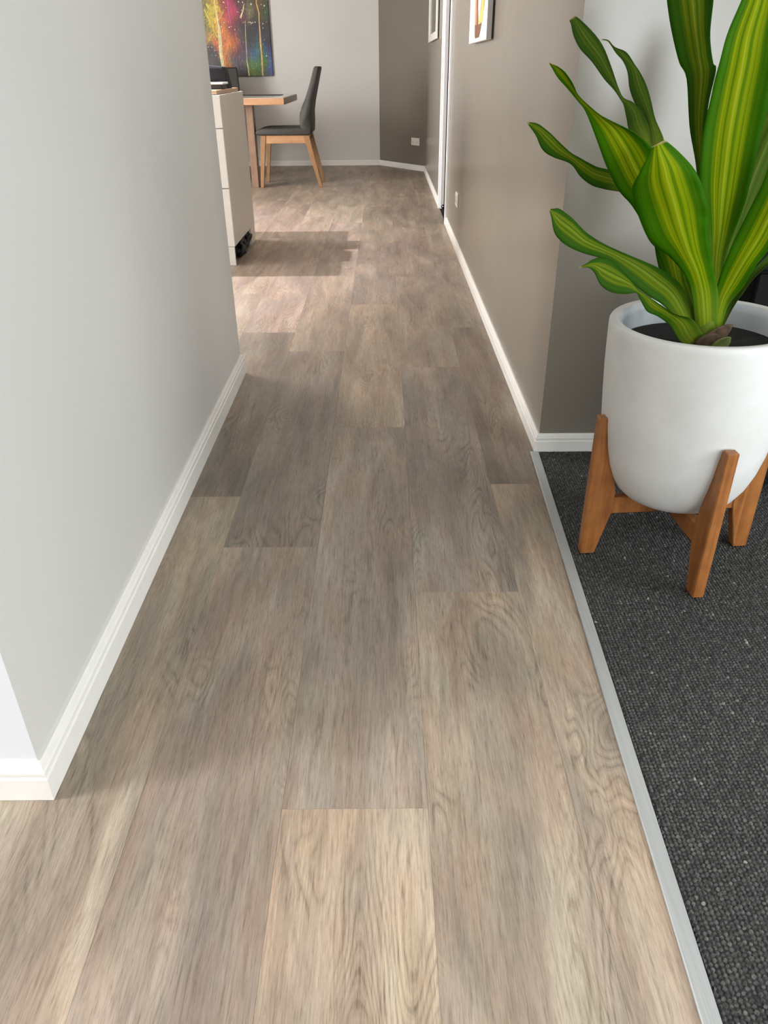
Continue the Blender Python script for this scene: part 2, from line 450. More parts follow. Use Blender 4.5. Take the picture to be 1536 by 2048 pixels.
# ---- carpet: woven loops where they can be told apart, flat weave beyond
def carpet():
    P_ = 0.0070; n = 4; st = P_ / n
    x0, x1, y0, y1 = 0.30, 1.75, 0.05, AY - 0.010
    nx, ny = int((x1 - x0) / st), int((y1 - y0) / st)
    rng = np.random.default_rng(3)
    ix, iy = np.meshgrid(np.arange(nx + 1), np.arange(ny + 1), indexing='ij')
    X = x0 + ix * st; Y = y0 + iy * st
    col = ix // n; rowshift = (col % 2) * 1
    ph_x = (ix % n) / n; ph_y = ((iy + rowshift) % n) / n
    bumpx = np.sin(np.pi * (ph_x + 0.5 / n)) ; bumpy = np.sin(np.pi * (ph_y + 0.5 / n))
    lr = (iy + rowshift) // n
    amp = rng.uniform(0.65, 1.15, (col.max() + 2, lr.max() + 2))[col, lr]
    Z = -0.0030 + 0.0064 * amp * np.clip(bumpx * bumpy, 0, 1)
    X = X + rng.normal(0, 0.00035, X.shape); Y = Y + rng.normal(0, 0.00035, Y.shape)
    sx = 0.434 - (2.038 - Y) * 0.0364 + 0.0262
    keep_v = (X > sx) & (X < 0.80 + 0.42 * Y)
    vid = -np.ones(X.shape, int); q = keep_v[:-1, :-1] & keep_v[1:, :-1] & keep_v[1:, 1:] & keep_v[:-1, 1:]
    used = np.zeros(X.shape, bool)
    used[:-1, :-1] |= q; used[1:, :-1] |= q; used[1:, 1:] |= q; used[:-1, 1:] |= q
    vid[used] = np.arange(used.sum())
    V = np.stack([X[used], Y[used], Z[used]], 1)
    tone = rng.lognormal(0, 0.20, (col.max() + 2, lr.max() + 2))
    fl = rng.random(tone.shape) < 0.006
    tone = np.clip(tone, 0.45, 2.2); tone[fl] *= 2.8
    tv = tone[col, lr][used]
    C = np.stack([0.076 * tv, 0.0755 * tv, 0.0725 * tv, np.ones_like(tv)], 1)
    F = np.stack([vid[:-1, :-1][q], vid[1:, :-1][q], vid[1:, 1:][q], vid[:-1, 1:][q]], 1)
    nb = len(V)
    # flat backing / far weave
    Vb = [(strip_x(-2.6) + 0.0262, -2.6, -0.0012), (2.6, -2.6, -0.0012), (2.6, AY - 0.002, -0.0012), (strip_x(AY) + 0.0262, AY - 0.002, -0.0012)]
    V = np.concatenate([V, np.array(Vb)]); C = np.concatenate([C, np.tile([[0.040, 0.0395, 0.038, 1.0]], (4, 1))])
    F = np.concatenate([F, [[nb, nb + 1, nb + 2, nb + 3]]])
    me = bpy.data.meshes.new('carpet')
    me.vertices.add(len(V)); me.vertices.foreach_set('co', V.astype(np.float32).ravel())
    me.loops.add(F.size); me.loops.foreach_set('vertex_index', F.astype(np.int32).ravel())
    me.polygons.add(len(F)); me.polygons.foreach_set('loop_start', np.arange(0, F.size, 4, dtype=np.int32))
    me.update(calc_edges=True); me.validate()
    at = me.color_attributes.new('yarn', 'FLOAT_COLOR', 'POINT'); at.data.foreach_set('color', C.astype(np.float32).ravel())
    me.polygons.foreach_set('use_smooth', np.ones(len(F), bool))
    me.materials.append(M['carpet'])
    o = bpy.data.objects.new('carpet', me); COL.objects.link(o)
    return tag(o, 'charcoal looped wool carpet right of the metal strip, under the planter', 'carpet', kind='stuff')
carpet()

# ---- metal edge strip between planks and carpet
bm = bmesh.new()
prism(bm, [(strip_x(-2.6), -2.6), (strip_x(-2.6) + 0.0245, -2.6), (strip_x(2.046) + 0.0245, 2.046), (strip_x(2.046), 2.046)], -0.006, 0.0042, 0.0012)
o = struct(link('trim_1', bm, M['alu'])); o['label'] = 'brushed aluminium edge strip between planks and carpet'

# ---- walls
# right wall with the alcove return (one L-shaped block)
bm = bmesh.new(); prism(bm, [(WX, AY), (2.7, AY), (2.7, AY + 0.1), (WX + 0.1, AY + 0.1), (WX + 0.1, 5.90), (WX, 5.90)], -0.01, H)
struct(link('wall_right', bm, M['paint_taupe']))
bm = bmesh.new(); box(bm, WX, WX + 0.1, 6.62, 9.20, -0.01, H); box(bm, WX, WX + 0.1, 5.9, 6.62, 2.06, H)
struct(link('wall_right_far', bm, M['paint_taupe']))
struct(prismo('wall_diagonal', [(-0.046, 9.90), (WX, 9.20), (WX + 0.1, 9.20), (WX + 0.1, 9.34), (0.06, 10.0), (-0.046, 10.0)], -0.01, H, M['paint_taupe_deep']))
struct(boxo('wall_back', (-4.1, -0.046, 9.90, 10.0, -0.01, H), M['paint_light']))
# left wall block: pale paint along the corridor, white on the near end
bm = bmesh.new(); box(bm, -3.2, -0.545, 0.815, 2.741, -0.01, H)
for f in bm.faces:
    if f.calc_center_median().y < 0.82: f.material_index = 1
struct(link('wall_left', bm, [M['paint_light'], M['paint_white']]))
# kitchen outer wall with its window opening, near rooms with theirs
def wall_open_x(name, x0, x1, ya, yb, wy0, wy1, wz0, wz1, mat):
    bm = bmesh.new()
    box(bm, x0, x1, ya, wy0, -0.01, H); box(bm, x0, x1, wy1, yb, -0.01, H)
    box(bm, x0, x1, wy0, wy1, -0.01, wz0); box(bm, x0, x1, wy0, wy1, wz1, H)
    return struct(link(name, bm, mat))
wall_open_x('wall_kitchen', -4.1, -4.0, 2.6, 10.0, 3.95, 6.65, 0.40, 2.15, M['paint_light'])
wall_open_x('wall_left_near', -3.3, -3.2, -2.7, 0.9, -0.14, 0.62, 0.12, 2.1, M['paint_light'])
wall_open_x('wall_right_near', 2.6, 2.7, -2.7, AY, -2.4, 1.05, 0.15, 2.12, M['paint_light'])
bm = bmesh.new()
box(bm, -3.3, 0.95, -2.7, -2.6, -0.01, H); box(bm, 2.55, 2.7, -2.7, -2.6, -0.01, H); box(bm, 0.95, 2.55, -2.7, -2.6, -0.01, 0.08); box(bm, 0.95, 2.55, -2.7, -2.6, 2.14, H)
struct(link('wall_rear', bm, M['paint_light']))
struct(boxo('wall_kitchen_side', (-4.1, -3.2, 2.6, 2.741, -0.01, H), M['paint_light']))
struct(boxo('ceiling', (-4.1, 2.7, -2.7, 10.1, H, H + 0.1), M['ceiling']))

# ---- skirtings
sweep('baseboard_left', [(-1.5, 2.741), (-0.545, 2.741), (-0.545, 0.815), (-3.19, 0.815)], skirt_profile(0.076, 0.013), M['trim'])
sweep('baseboard_right', [(2.59, AY), (WX, AY), (WX, 5.860)], skirt_profile(0.056, 0.013), M['trim'])
sweep('baseboard_back', [(WX, 6.675), (WX, 9.20), (-0.046, 9.90), (-3.99, 9.90)], skirt_profile(0.056, 0.013), M['trim'])

# ---- doorway in the right wall: casing, far jamb with a roller guide, dark space behind
bm = bmesh.new()
box(bm, WX - 0.016, WX + 0.001, 5.862, 5.905, 0.001, 2.10, 0.002)
box(bm, WX - 0.016, WX + 0.001, 6.615, 6.672, 0.001, 2.10, 0.002)
box(bm, WX - 0.016, WX + 0.001, 5.905, 6.615, 2.045, 2.10, 0.002)
struct(link('trim_2', bm, M['trim_white']))['label'] = 'white casing around the doorway in the taupe wall'
door = struct(boxo('door_1', (WX + 0.001, WX + 0.0300, 6.600, 6.6195, 0.001, 2.045), M['trim_white'], bev=0.0015))
door['label'] = 'white sliding door edge in its jamb'
boxo('dark_gap_strip', (WX + 0.0302, WX + 0.052, 6.604, 6.6195, 0.001, 2.045), M['black'], door)  # black strip standing in for the dark gap beside the door edge
bm = bmesh.new()
lathe(bm, [(0, 0), (0.016, 0), (0.016, 0.010), (0.007, 0.010)], 20); g = link('roller_guide', bm, M['black'], door, True)
g.rotation_euler = (math.pi / 2, 0, 0); g.location = (WX + 0.024, 6.600, 0.019)
bm = bmesh.new(); lathe(bm, [(0, 0), (0.007, 0), (0.006, 0.004), (0, 0.005)], 16); g2 = link('roller_pin', bm, M['steel'], g, True); g2.location = (0, 0, 0.010)
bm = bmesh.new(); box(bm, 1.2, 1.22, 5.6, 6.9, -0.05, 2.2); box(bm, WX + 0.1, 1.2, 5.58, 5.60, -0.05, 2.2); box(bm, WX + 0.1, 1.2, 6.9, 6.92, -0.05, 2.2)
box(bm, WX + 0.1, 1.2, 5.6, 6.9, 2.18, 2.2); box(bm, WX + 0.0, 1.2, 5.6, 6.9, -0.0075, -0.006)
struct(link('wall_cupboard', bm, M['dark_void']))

# windows: plain white frames in the openings of the unseen outer walls
def window(name, x, y0, y1, z0, z1):
    bm = bmesh.new(); t = 0.05
    box(bm, x - 0.03, x + 0.03, y0, y1, z0, z0 + t); box(bm, x - 0.03, x + 0.03, y0, y1, z1 - t, z1)
    for y in (y0, (y0 + y1) / 2 - t / 2, y1 - t): box(bm, x - 0.028, x + 0.028, y, y + t, z0 + t, z1 - t)
    struct(link(name, bm, M['trim_white']))
window('window_1', 2.65, -2.4, 1.05, 0.15, 2.12)
window('window_2', -3.25, -0.14, 0.62, 0.12, 2.1)
window('window_3', -4.05, 3.95, 6.65, 0.40, 2.15)

# ================================================================== PLANTER CORNER
PC = (0.661, 1.518)
FZ = 0.0030
# ---- timber stand
stand = thing('plant_stand', 'orange timber four-legged stand holding the white planter on the carpet', 'plant stand', (PC[0], PC[1], FZ))
leg_pts = [(0.170, 0.0), (0.203, 0.0), (0.203, 0.347), (0.1815, 0.347), (0.143, 0.165), (0.141, 0.118)]
def leg_mesh():
    bm = bmesh.new(); prism(bm, leg_pts, -0.0125, 0.0125, 0.0022, 'y')
    return bm
lg = link('leg', leg_mesh(), M['stand_wood'], stand)
for a in (4, 94, 184, 274):
    if a != 4:
        l2 = lg.copy(); COL.objects.link(l2)
    else: l2 = lg
    l2.rotation_euler = (0, 0, math.radians(a))
boxo('crossbar', (-0.144, 0.144, -0.011, 0.011, 0.107, 0.149), M['stand_wood'], stand, 0.002).rotation_euler = (0, 0, math.radians(4))
bm = bmesh.new()
box(bm, 0.0115, 0.144, -0.011, 0.011, 0.107, 0.149, 0.002); box(bm, -0.144, -0.0115, -0.011, 0.011, 0.107, 0.149, 0.002)
link('crossbar', bm, M['stand_wood'], stand).rotation_euler = (0, 0, math.radians(94))

# ---- white planter
planter = thing('planter', 'large white rounded planter pot sitting in the timber stand', 'planter', (PC[0], PC[1], FZ))
bm = bmesh.new()
outer = [(0, 0.150), (0.080, 0.150), (0.100, 0.1535), (0.118, 0.163), (0.134, 0.179), (0.1495, 0.206), (0.162, 0.241), (0.1715, 0.283), (0.178, 0.333), (0.182, 0.392),
         (0.185, 0.452), (0.1862, 0.502), (0.1865, 0.537), (0.1858, 0.547), (0.1835, 0.5508)]
lathe(bm, outer, 96, 0)
lathe(bm, [(0.1835, 0.5508), (0.1690, 0.5508), (0.1665, 0.5490)], 96, 0)
inner = [(0.1665, 0.5490), (0.1655, 0.53), (0.163, 0.49), (0.158, 0.45), (0.148, 0.39)]
lathe(bm, inner, 96, 1)
bmesh.ops.remove_doubles(bm, verts=bm.verts[:], dist=1e-5)
pt = link('pot_body', bm, [M['pot'], M['pot_inner']], planter, True)
tilt = math.radians(-1.2)
pt.rotation_euler = (0, tilt, 0)
# soil: a lumpy dark disc below the rim
bm = bmesh.new(); rs = random.Random(5)
rings = [[bm.verts.new((0, 0, 0.502))]]
for r in (0.03, 0.06, 0.09, 0.12, 0.145, 0.1615):
    rings.append([bm.verts.new((r * math.cos(2 * math.pi * i / 40), r * math.sin(2 * math.pi * i / 40), 0.499 + (rs.uniform(-0.004, 0.005) if r < 0.16 else 0))) for i in range(40)])
for i in range(40): bm.faces.new((rings[0][0], rings[1][i], rings[1][(i + 1) % 40]))
for a, b in zip(rings[1:], rings[2:]):
    for i in range(40): bm.faces.new((a[i], b[i], b[(i + 1) % 40], a[(i + 1) % 40]))
so = link('soil', bm, M['soil'], planter, True); so.rotation_euler = (0, tilt, 0)

# ---- the plant: each leaf a folded, twisted blade
plant = thing('potted_plant', 'green plant with long yellow-striped strap leaves growing in the white planter', 'plant', (0.650, 1.512, 0.508))
LEAVES = [
    ('a', 0.1, [
        (0.6321, 1.5062, 0.528, 0.6496, 1.5, 0.5255, 0.673, 1.5024, 0.5341),
        (0.6027, 1.486, 0.6058, 0.6202, 1.48, 0.6098, 0.6519, 1.483, 0.6112),
        (0.5744, 1.4665, 0.6524, 0.5922, 1.46, 0.6608, 0.626, 1.4632, 0.6598),
        (0.5318, 1.4555, 0.6927, 0.5617, 1.445, 0.7037, 0.6045, 1.4491, 0.7003),
        (0.4887, 1.447, 0.7207, 0.5355, 1.43, 0.7447, 0.5863, 1.4349, 0.739),
        (0.4531, 1.4343, 0.7729, 0.5096, 1.415, 0.7902, 0.5793, 1.422, 0.7674),
        (0.4349, 1.4231, 0.8126, 0.4885, 1.405, 0.8267, 0.5578, 1.4119, 0.8069),
        (0.4381, 1.4129, 0.8403, 0.4755, 1.4, 0.8534, 0.5307, 1.4054, 0.8464),
        (0.4478, 1.4058, 0.8688, 0.4643, 1.4, 0.8751, 0.4961, 1.4031, 0.8757),
        (0.4506, 1.403, 0.8827, 0.4587, 1.4, 0.8875, 0.47, 1.4012, 0.8931),
    ]),
    ('a', 0.12, [
        (0.655, 1.5197, 0.5761, 0.6676, 1.52, 0.5733, 0.6783, 1.5177, 0.579),
        (0.6349, 1.5147, 0.6626, 0.648, 1.515, 0.6624, 0.6629, 1.5116, 0.6727),
        (0.6139, 1.5095, 0.7301, 0.6384, 1.51, 0.7298, 0.6666, 1.5045, 0.7306),
        (0.5881, 1.5042, 0.7943, 0.6283, 1.505, 0.7895, 0.6702, 1.4968, 0.7902),
        (0.5745, 1.4991, 0.8383, 0.6213, 1.5, 0.8335, 0.6693, 1.4906, 0.8299),
        (0.566, 1.4891, 0.8972, 0.6116, 1.49, 0.8968, 0.6656, 1.4794, 0.8971),
        (0.5659, 1.4842, 0.9527, 0.6081, 1.485, 0.9524, 0.6628, 1.4743, 0.9523),
        (0.566, 1.4792, 0.9945, 0.6065, 1.48, 0.9979, 0.6601, 1.4695, 0.9975),
        (0.5686, 1.4743, 1.0418, 0.604, 1.475, 1.0451, 0.6525, 1.4655, 1.0444),
        (0.5794, 1.4694, 1.087, 0.6077, 1.47, 1.0903, 0.6457, 1.4626, 1.0895),
        (0.5924, 1.4696, 1.1274, 0.6112, 1.47, 1.1339, 0.6382, 1.4647, 1.1299),
        (0.6079, 1.4699, 1.1632, 0.6111, 1.47, 1.1664, 0.617, 1.4688, 1.1646),
    ]),
    ('b', 0.14, [
        (0.6163, 1.5325, 0.7072, 0.6252, 1.53, 0.7076, 0.6345, 1.5285, 0.7078),
        (0.5865, 1.543, 0.8292, 0.5953, 1.54, 0.8228, 0.6011, 1.539, 0.8207),
        (0.5614, 1.5492, 0.9016, 0.5745, 1.545, 0.9101, 0.5862, 1.5419, 0.9266),
        (0.5432, 1.5564, 0.9789, 0.5661, 1.55, 0.9827, 0.5889, 1.5461, 0.9923),
        (0.5279, 1.5687, 1.0065, 0.5592, 1.56, 1.0121, 0.585, 1.5557, 1.0041),
        (0.5071, 1.5754, 1.0569, 0.5453, 1.565, 1.0562, 0.5725, 1.5605, 1.0483),
        (0.4942, 1.5809, 1.0983, 0.5344, 1.57, 1.0973, 0.569, 1.5645, 1.0967),
        (0.4813, 1.5803, 1.1417, 0.5193, 1.57, 1.1405, 0.5583, 1.5638, 1.1396),
        (0.4797, 1.5768, 1.1799, 0.5047, 1.57, 1.1823, 0.5317, 1.5657, 1.1782),
        (0.4906, 1.5714, 1.2029, 0.4946, 1.57, 1.2061, 0.5004, 1.5689, 1.2025),
    ]),
    ('a', 0.1, [
        (0.6293, 1.522, 0.5231, 0.6363, 1.52, 0.5236, 0.6448, 1.5178, 0.5296),
        (0.5926, 1.5234, 0.5807, 0.6026, 1.52, 0.5893, 0.6158, 1.517, 0.5951),
        (0.562, 1.524, 0.6365, 0.5757, 1.52, 0.6423, 0.5887, 1.517, 0.6478),
        (0.5175, 1.5173, 0.7061, 0.5428, 1.51, 0.7167, 0.5671, 1.504, 0.7315),
        (0.4665, 1.5041, 0.7709, 0.4966, 1.495, 0.7875, 0.5388, 1.4857, 0.7971),
        (0.4333, 1.495, 0.8011, 0.4612, 1.485, 0.8279, 0.4982, 1.476, 0.8496),
        (0.4025, 1.4852, 0.8411, 0.4287, 1.475, 0.8709, 0.4687, 1.4664, 0.8774),
        (0.3767, 1.4728, 0.8837, 0.3986, 1.465, 0.9041, 0.4346, 1.4573, 0.9003),
        (0.3559, 1.4599, 0.9165, 0.3736, 1.455, 0.9225, 0.3995, 1.4493, 0.9148),
        (0.3417, 1.4533, 0.9371, 0.3541, 1.45, 0.9356, 0.3708, 1.446, 0.9268),
        (0.3269, 1.4466, 0.95, 0.3328, 1.445, 0.9512, 0.3416, 1.4429, 0.9463),
        (0.3089, 1.4419, 0.9664, 0.316, 1.44, 0.9679, 0.3246, 1.4374, 0.9589),
        (0.2873, 1.4324, 0.984, 0.2956, 1.43, 0.9876, 0.3111, 1.426, 0.9766),
        (0.2741, 1.427, 0.9997, 0.2817, 1.425, 0.9985, 0.2933, 1.4225, 0.9945),
        (0.2681, 1.4203, 1.0054, 0.2692, 1.42, 1.0058, 0.2709, 1.4196, 1.005),
    ]),
    ('c', 0.08, [
        (0.4983, 1.5819, 0.848, 0.5074, 1.58, 0.8481, 0.5158, 1.578, 0.8526),
        (0.4874, 1.6024, 0.8772, 0.4981, 1.6, 0.8817, 0.5112, 1.5967, 0.8731),
        (0.4741, 1.6238, 0.8912, 0.4884, 1.62, 0.9023, 0.5071, 1.616, 0.9002),
        (0.469, 1.6385, 0.9123, 0.482, 1.635, 0.9233, 0.4949, 1.6323, 0.9233),
        (0.4626, 1.6468, 0.9338, 0.4703, 1.645, 0.9381, 0.4793, 1.6431, 0.9394),
        (0.4569, 1.6506, 0.9428, 0.4588, 1.65, 0.9449, 0.4612, 1.6493, 0.9475),
        (0.442, 1.6561, 0.9607, 0.4454, 1.655, 0.965, 0.4502, 1.654, 0.9637),
        (0.4225, 1.6625, 0.9786, 0.4291, 1.66, 0.9892, 0.4354, 1.6584, 0.9933),
        (0.3967, 1.6683, 1.0074, 0.4079, 1.665, 1.0185, 0.4172, 1.6624, 1.0266),
        (0.373, 1.6739, 1.0283, 0.3881, 1.67, 1.0392, 0.4022, 1.6667, 1.0459),
        (0.3589, 1.6783, 1.0498, 0.3725, 1.675, 1.0577, 0.3846, 1.6723, 1.0623),
        (0.3527, 1.682, 1.0682, 0.3614, 1.68, 1.0721, 0.3692, 1.6783, 1.0747),
        (0.3479, 1.6814, 1.075, 0.3534, 1.68, 1.0789, 0.358, 1.6788, 1.082),
    ]),
    ('c', 0.1, [
        (0.5114, 1.5819, 0.8567, 0.5205, 1.58, 0.8568, 0.5301, 1.5773, 0.8657),
        (0.5089, 1.6023, 0.8793, 0.5178, 1.6, 0.8859, 0.532, 1.5968, 0.8817),
        (0.5029, 1.6322, 0.9102, 0.5109, 1.63, 0.9168, 0.5207, 1.6277, 0.9125),
        (0.4882, 1.6536, 0.9333, 0.5029, 1.65, 0.942, 0.5148, 1.6474, 0.9398),
        (0.4772, 1.6736, 0.961, 0.492, 1.67, 0.9695, 0.5079, 1.6665, 0.9652),
        (0.4714, 1.6827, 0.9887, 0.4837, 1.68, 0.9929, 0.4962, 1.677, 0.9864),
        (0.4608, 1.6871, 1.0078, 0.4706, 1.685, 1.0078, 0.4839, 1.6819, 1.0013),
        (0.4458, 1.6916, 1.0219, 0.4535, 1.69, 1.0226, 0.4655, 1.6875, 1.0225),
        (0.4356, 1.6907, 1.0332, 0.4389, 1.69, 1.0323, 0.4423, 1.6892, 1.031),
        (0.4266, 1.6903, 1.0411, 0.4279, 1.69, 1.0415, 0.4292, 1.6897, 1.0423),
        (0.4147, 1.6902, 1.0428, 0.4155, 1.69, 1.0436, 0.4163, 1.6898, 1.0444),
    ]),
    ('b', 0.1, [
        (0.4847, 1.568, 0.7866, 0.4888, 1.57, 0.7954, 0.4931, 1.5729, 0.8041),
        (0.4496, 1.5862, 0.79, 0.458, 1.59, 0.8069, 0.4625, 1.5929, 0.8157),
        (0.4306, 1.6008, 0.792, 0.4338, 1.605, 0.8122, 0.438, 1.6093, 0.8259),
        (0.4098, 1.6159, 0.7977, 0.4142, 1.62, 0.8176, 0.416, 1.624, 0.8305),
        (0.3886, 1.6263, 0.8125, 0.3922, 1.63, 0.8306, 0.3901, 1.634, 0.8431),
        (0.3688, 1.6329, 0.8341, 0.3716, 1.635, 0.844, 0.3676, 1.6386, 0.8547),
        (0.3349, 1.6365, 0.846, 0.3457, 1.64, 0.8597, 0.3425, 1.6447, 0.8743),
        (0.3113, 1.6356, 0.8595, 0.3237, 1.64, 0.878, 0.3196, 1.6447, 0.8924),
        (0.2962, 1.6376, 0.885, 0.3006, 1.64, 0.896, 0.2982, 1.6429, 0.9051),
        (0.2768, 1.6399, 0.9072, 0.2772, 1.64, 0.9076, 0.2777, 1.6402, 0.908),
    ]),
    ('b', 0.1, [
        (0.6257, 1.5019, 0.5187, 0.6374, 1.505, 0.5177, 0.6503, 1.5085, 0.5244),
        (0.5909, 1.4961, 0.5575, 0.6053, 1.5, 0.5588, 0.6198, 1.5047, 0.5713),
        (0.5462, 1.4827, 0.5947, 0.5658, 1.49, 0.6101, 0.5802, 1.4958, 0.6283),
        (0.5034, 1.4713, 0.6203, 0.522, 1.48, 0.6424, 0.538, 1.4857, 0.6592),
        (0.4615, 1.4624, 0.6518, 0.4775, 1.47, 0.6713, 0.4955, 1.4747, 0.6791),
        (0.4236, 1.4558, 0.6842, 0.4327, 1.46, 0.6948, 0.4474, 1.4636, 0.6986),
        (0.4019, 1.4502, 0.6925, 0.4034, 1.455, 0.7076, 0.4036, 1.4577, 0.7179),
        (0.3673, 1.4436, 0.7024, 0.3696, 1.45, 0.7224, 0.3709, 1.4539, 0.7374),
        (0.3308, 1.4318, 0.7195, 0.339, 1.44, 0.7445, 0.3415, 1.4447, 0.7625),
        (0.3084, 1.4282, 0.7402, 0.3153, 1.435, 0.7609, 0.3151, 1.44, 0.7799),
        (0.2985, 1.428, 0.7686, 0.3005, 1.43, 0.7747, 0.3019, 1.4318, 0.7817),
        (0.2944, 1.4297, 0.7804, 0.2944, 1.43, 0.7812, 0.2948, 1.4302, 0.782),
    ]),
    ('b', 0.08, [
        (0.6308, 1.4866, 0.4997, 0.646, 1.49, 0.5, 0.6602, 1.4938, 0.5131),
        (0.5874, 1.4699, 0.5266, 0.6085, 1.475, 0.5316, 0.6323, 1.4799, 0.5413),
        (0.5565, 1.45, 0.5622, 0.5768, 1.455, 0.5686, 0.5998, 1.4594, 0.5732),
        (0.5212, 1.4307, 0.5871, 0.5386, 1.435, 0.593, 0.5577, 1.4386, 0.5884),
        (0.4939, 1.4159, 0.6012, 0.5063, 1.42, 0.612, 0.5161, 1.4219, 0.6138),
        (0.475, 1.4075, 0.6251, 0.4832, 1.41, 0.6314, 0.4885, 1.411, 0.6302),
        (0.4642, 1.4041, 0.6387, 0.4664, 1.405, 0.6418, 0.469, 1.4057, 0.6443),
        (0.4438, 1.3951, 0.6393, 0.4456, 1.4, 0.6575, 0.4481, 1.4017, 0.6653),
        (0.415, 1.388, 0.6441, 0.4176, 1.395, 0.6703, 0.4144, 1.4005, 0.6961),
        (0.3914, 1.3834, 0.6583, 0.3929, 1.39, 0.683, 0.3887, 1.3948, 0.7051),
        (0.376, 1.3821, 0.6813, 0.3767, 1.385, 0.6922, 0.37, 1.3876, 0.7024),
        (0.3618, 1.3791, 0.691, 0.3629, 1.38, 0.6943, 0.3612, 1.381, 0.6986),
        (0.3458, 1.3748, 0.6907, 0.3454, 1.375, 0.6912, 0.3449, 1.3751, 0.6916),
    ]),
    ('a', 0.12, [
        (0.6633, 1.5018, 0.537, 0.6713, 1.5, 0.5374, 0.6777, 1.4987, 0.5482),
        (0.6491, 1.4933, 0.5885, 0.6633, 1.49, 0.5943, 0.6787, 1.4884, 0.5946),
        (0.6448, 1.4805, 0.6485, 0.6695, 1.475, 0.6448, 0.6912, 1.4723, 0.6308),
        (0.647, 1.4671, 0.6986, 0.6775, 1.46, 0.6882, 0.6974, 1.4572, 0.6701),
        (0.6573, 1.4587, 0.752, 0.6878, 1.45, 0.7266, 0.7119, 1.4469, 0.709),
        (0.6683, 1.4493, 0.8052, 0.6953, 1.44, 0.7722, 0.7199, 1.4366, 0.7509),
        (0.6726, 1.4393, 0.8519, 0.7011, 1.43, 0.82, 0.7261, 1.4263, 0.7952),
        (0.6769, 1.4277, 0.9004, 0.7, 1.42, 0.8734, 0.7201, 1.4168, 0.8498),
        (0.6841, 1.4189, 0.9388, 0.6947, 1.415, 0.9239, 0.7064, 1.413, 0.9088),
        (0.6877, 1.4104, 0.9721, 0.6891, 1.41, 0.971, 0.6905, 1.4098, 0.9699),
    ]),
    ('c', 0.12, [
        (0.6882, 1.5308, 0.5333, 0.692, 1.53, 0.5335, 0.6954, 1.5273, 0.5369),
        (0.6965, 1.5365, 0.5649, 0.7032, 1.535, 0.5673, 0.7074, 1.531, 0.5736),
        (0.7083, 1.5427, 0.5927, 0.7205, 1.54, 0.5959, 0.7236, 1.5341, 0.6076),
        (0.7257, 1.5526, 0.6132, 0.736, 1.55, 0.6199, 0.7415, 1.5446, 0.6282),
        (0.7439, 1.5626, 0.6412, 0.7556, 1.56, 0.6417, 0.7634, 1.5541, 0.6479),
        (0.7725, 1.5729, 0.6688, 0.7833, 1.57, 0.6618, 0.7902, 1.565, 0.6663),
        (0.7997, 1.5832, 0.7011, 0.8109, 1.58, 0.6918, 0.8182, 1.575, 0.6937),
        (0.8261, 1.5803, 0.7305, 0.8272, 1.58, 0.7295, 0.8285, 1.579, 0.7287),
    ]),
    ('c', 0.2, [
        (0.6683, 1.5532, 0.5466, 0.6828, 1.55, 0.5443, 0.698, 1.5484, 0.5416),
        (0.6676, 1.586, 0.6441, 0.6943, 1.58, 0.6387, 0.7223, 1.577, 0.6327),
        (0.6706, 1.6089, 0.743, 0.7096, 1.6, 0.732, 0.7506, 1.5955, 0.7203),
        (0.6873, 1.6305, 0.8372, 0.7325, 1.62, 0.8215, 0.78, 1.6147, 0.8053),
        (0.7122, 1.6399, 0.9158, 0.7544, 1.63, 0.8997, 0.7989, 1.625, 0.8834),
        (0.749, 1.6461, 0.9762, 0.7749, 1.64, 0.9665, 0.8023, 1.637, 0.9567),
        (0.7785, 1.641, 1.0086, 0.7827, 1.64, 1.007, 0.7872, 1.6395, 1.0055),
    ]),
    ('b', 0.2, [
        (0.6609, 1.563, 0.5641, 0.6744, 1.56, 0.5624, 0.6886, 1.5585, 0.5603),
        (0.6574, 1.6064, 0.6787, 0.6861, 1.6, 0.6742, 0.7161, 1.5968, 0.6691),
        (0.6604, 1.6388, 0.7921, 0.6998, 1.63, 0.784, 0.7409, 1.6256, 0.7753),
        (0.676, 1.6693, 0.8906, 0.7174, 1.66, 0.8807, 0.7608, 1.6553, 0.8705),
        (0.6938, 1.6887, 0.9842, 0.7325, 1.68, 0.9746, 0.7731, 1.6756, 0.9649),
        (0.7191, 1.706, 1.0548, 0.7458, 1.7, 1.0487, 0.7738, 1.697, 1.0427),
        (0.7397, 1.7012, 1.0973, 0.7449, 1.7, 1.0963, 0.7504, 1.6994, 1.0953),
    ]),
    ('b', 0.2, [
        (0.6382, 1.5429, 0.516, 0.6505, 1.54, 0.5223, 0.6634, 1.5385, 0.5281),
        (0.6062, 1.5648, 0.5627, 0.6267, 1.56, 0.5732, 0.6479, 1.5576, 0.5829),
        (0.5737, 1.5856, 0.6187, 0.598, 1.58, 0.6295, 0.6231, 1.5772, 0.6395),
        (0.5539, 1.6049, 0.6782, 0.5759, 1.6, 0.6849, 0.5986, 1.5976, 0.6911),
        (0.5451, 1.6233, 0.736, 0.5603, 1.62, 0.7395, 0.5761, 1.6183, 0.7426),
        (0.5446, 1.6308, 0.7798, 0.5481, 1.63, 0.7805, 0.5519, 1.6296, 0.7812),
    ]),
]

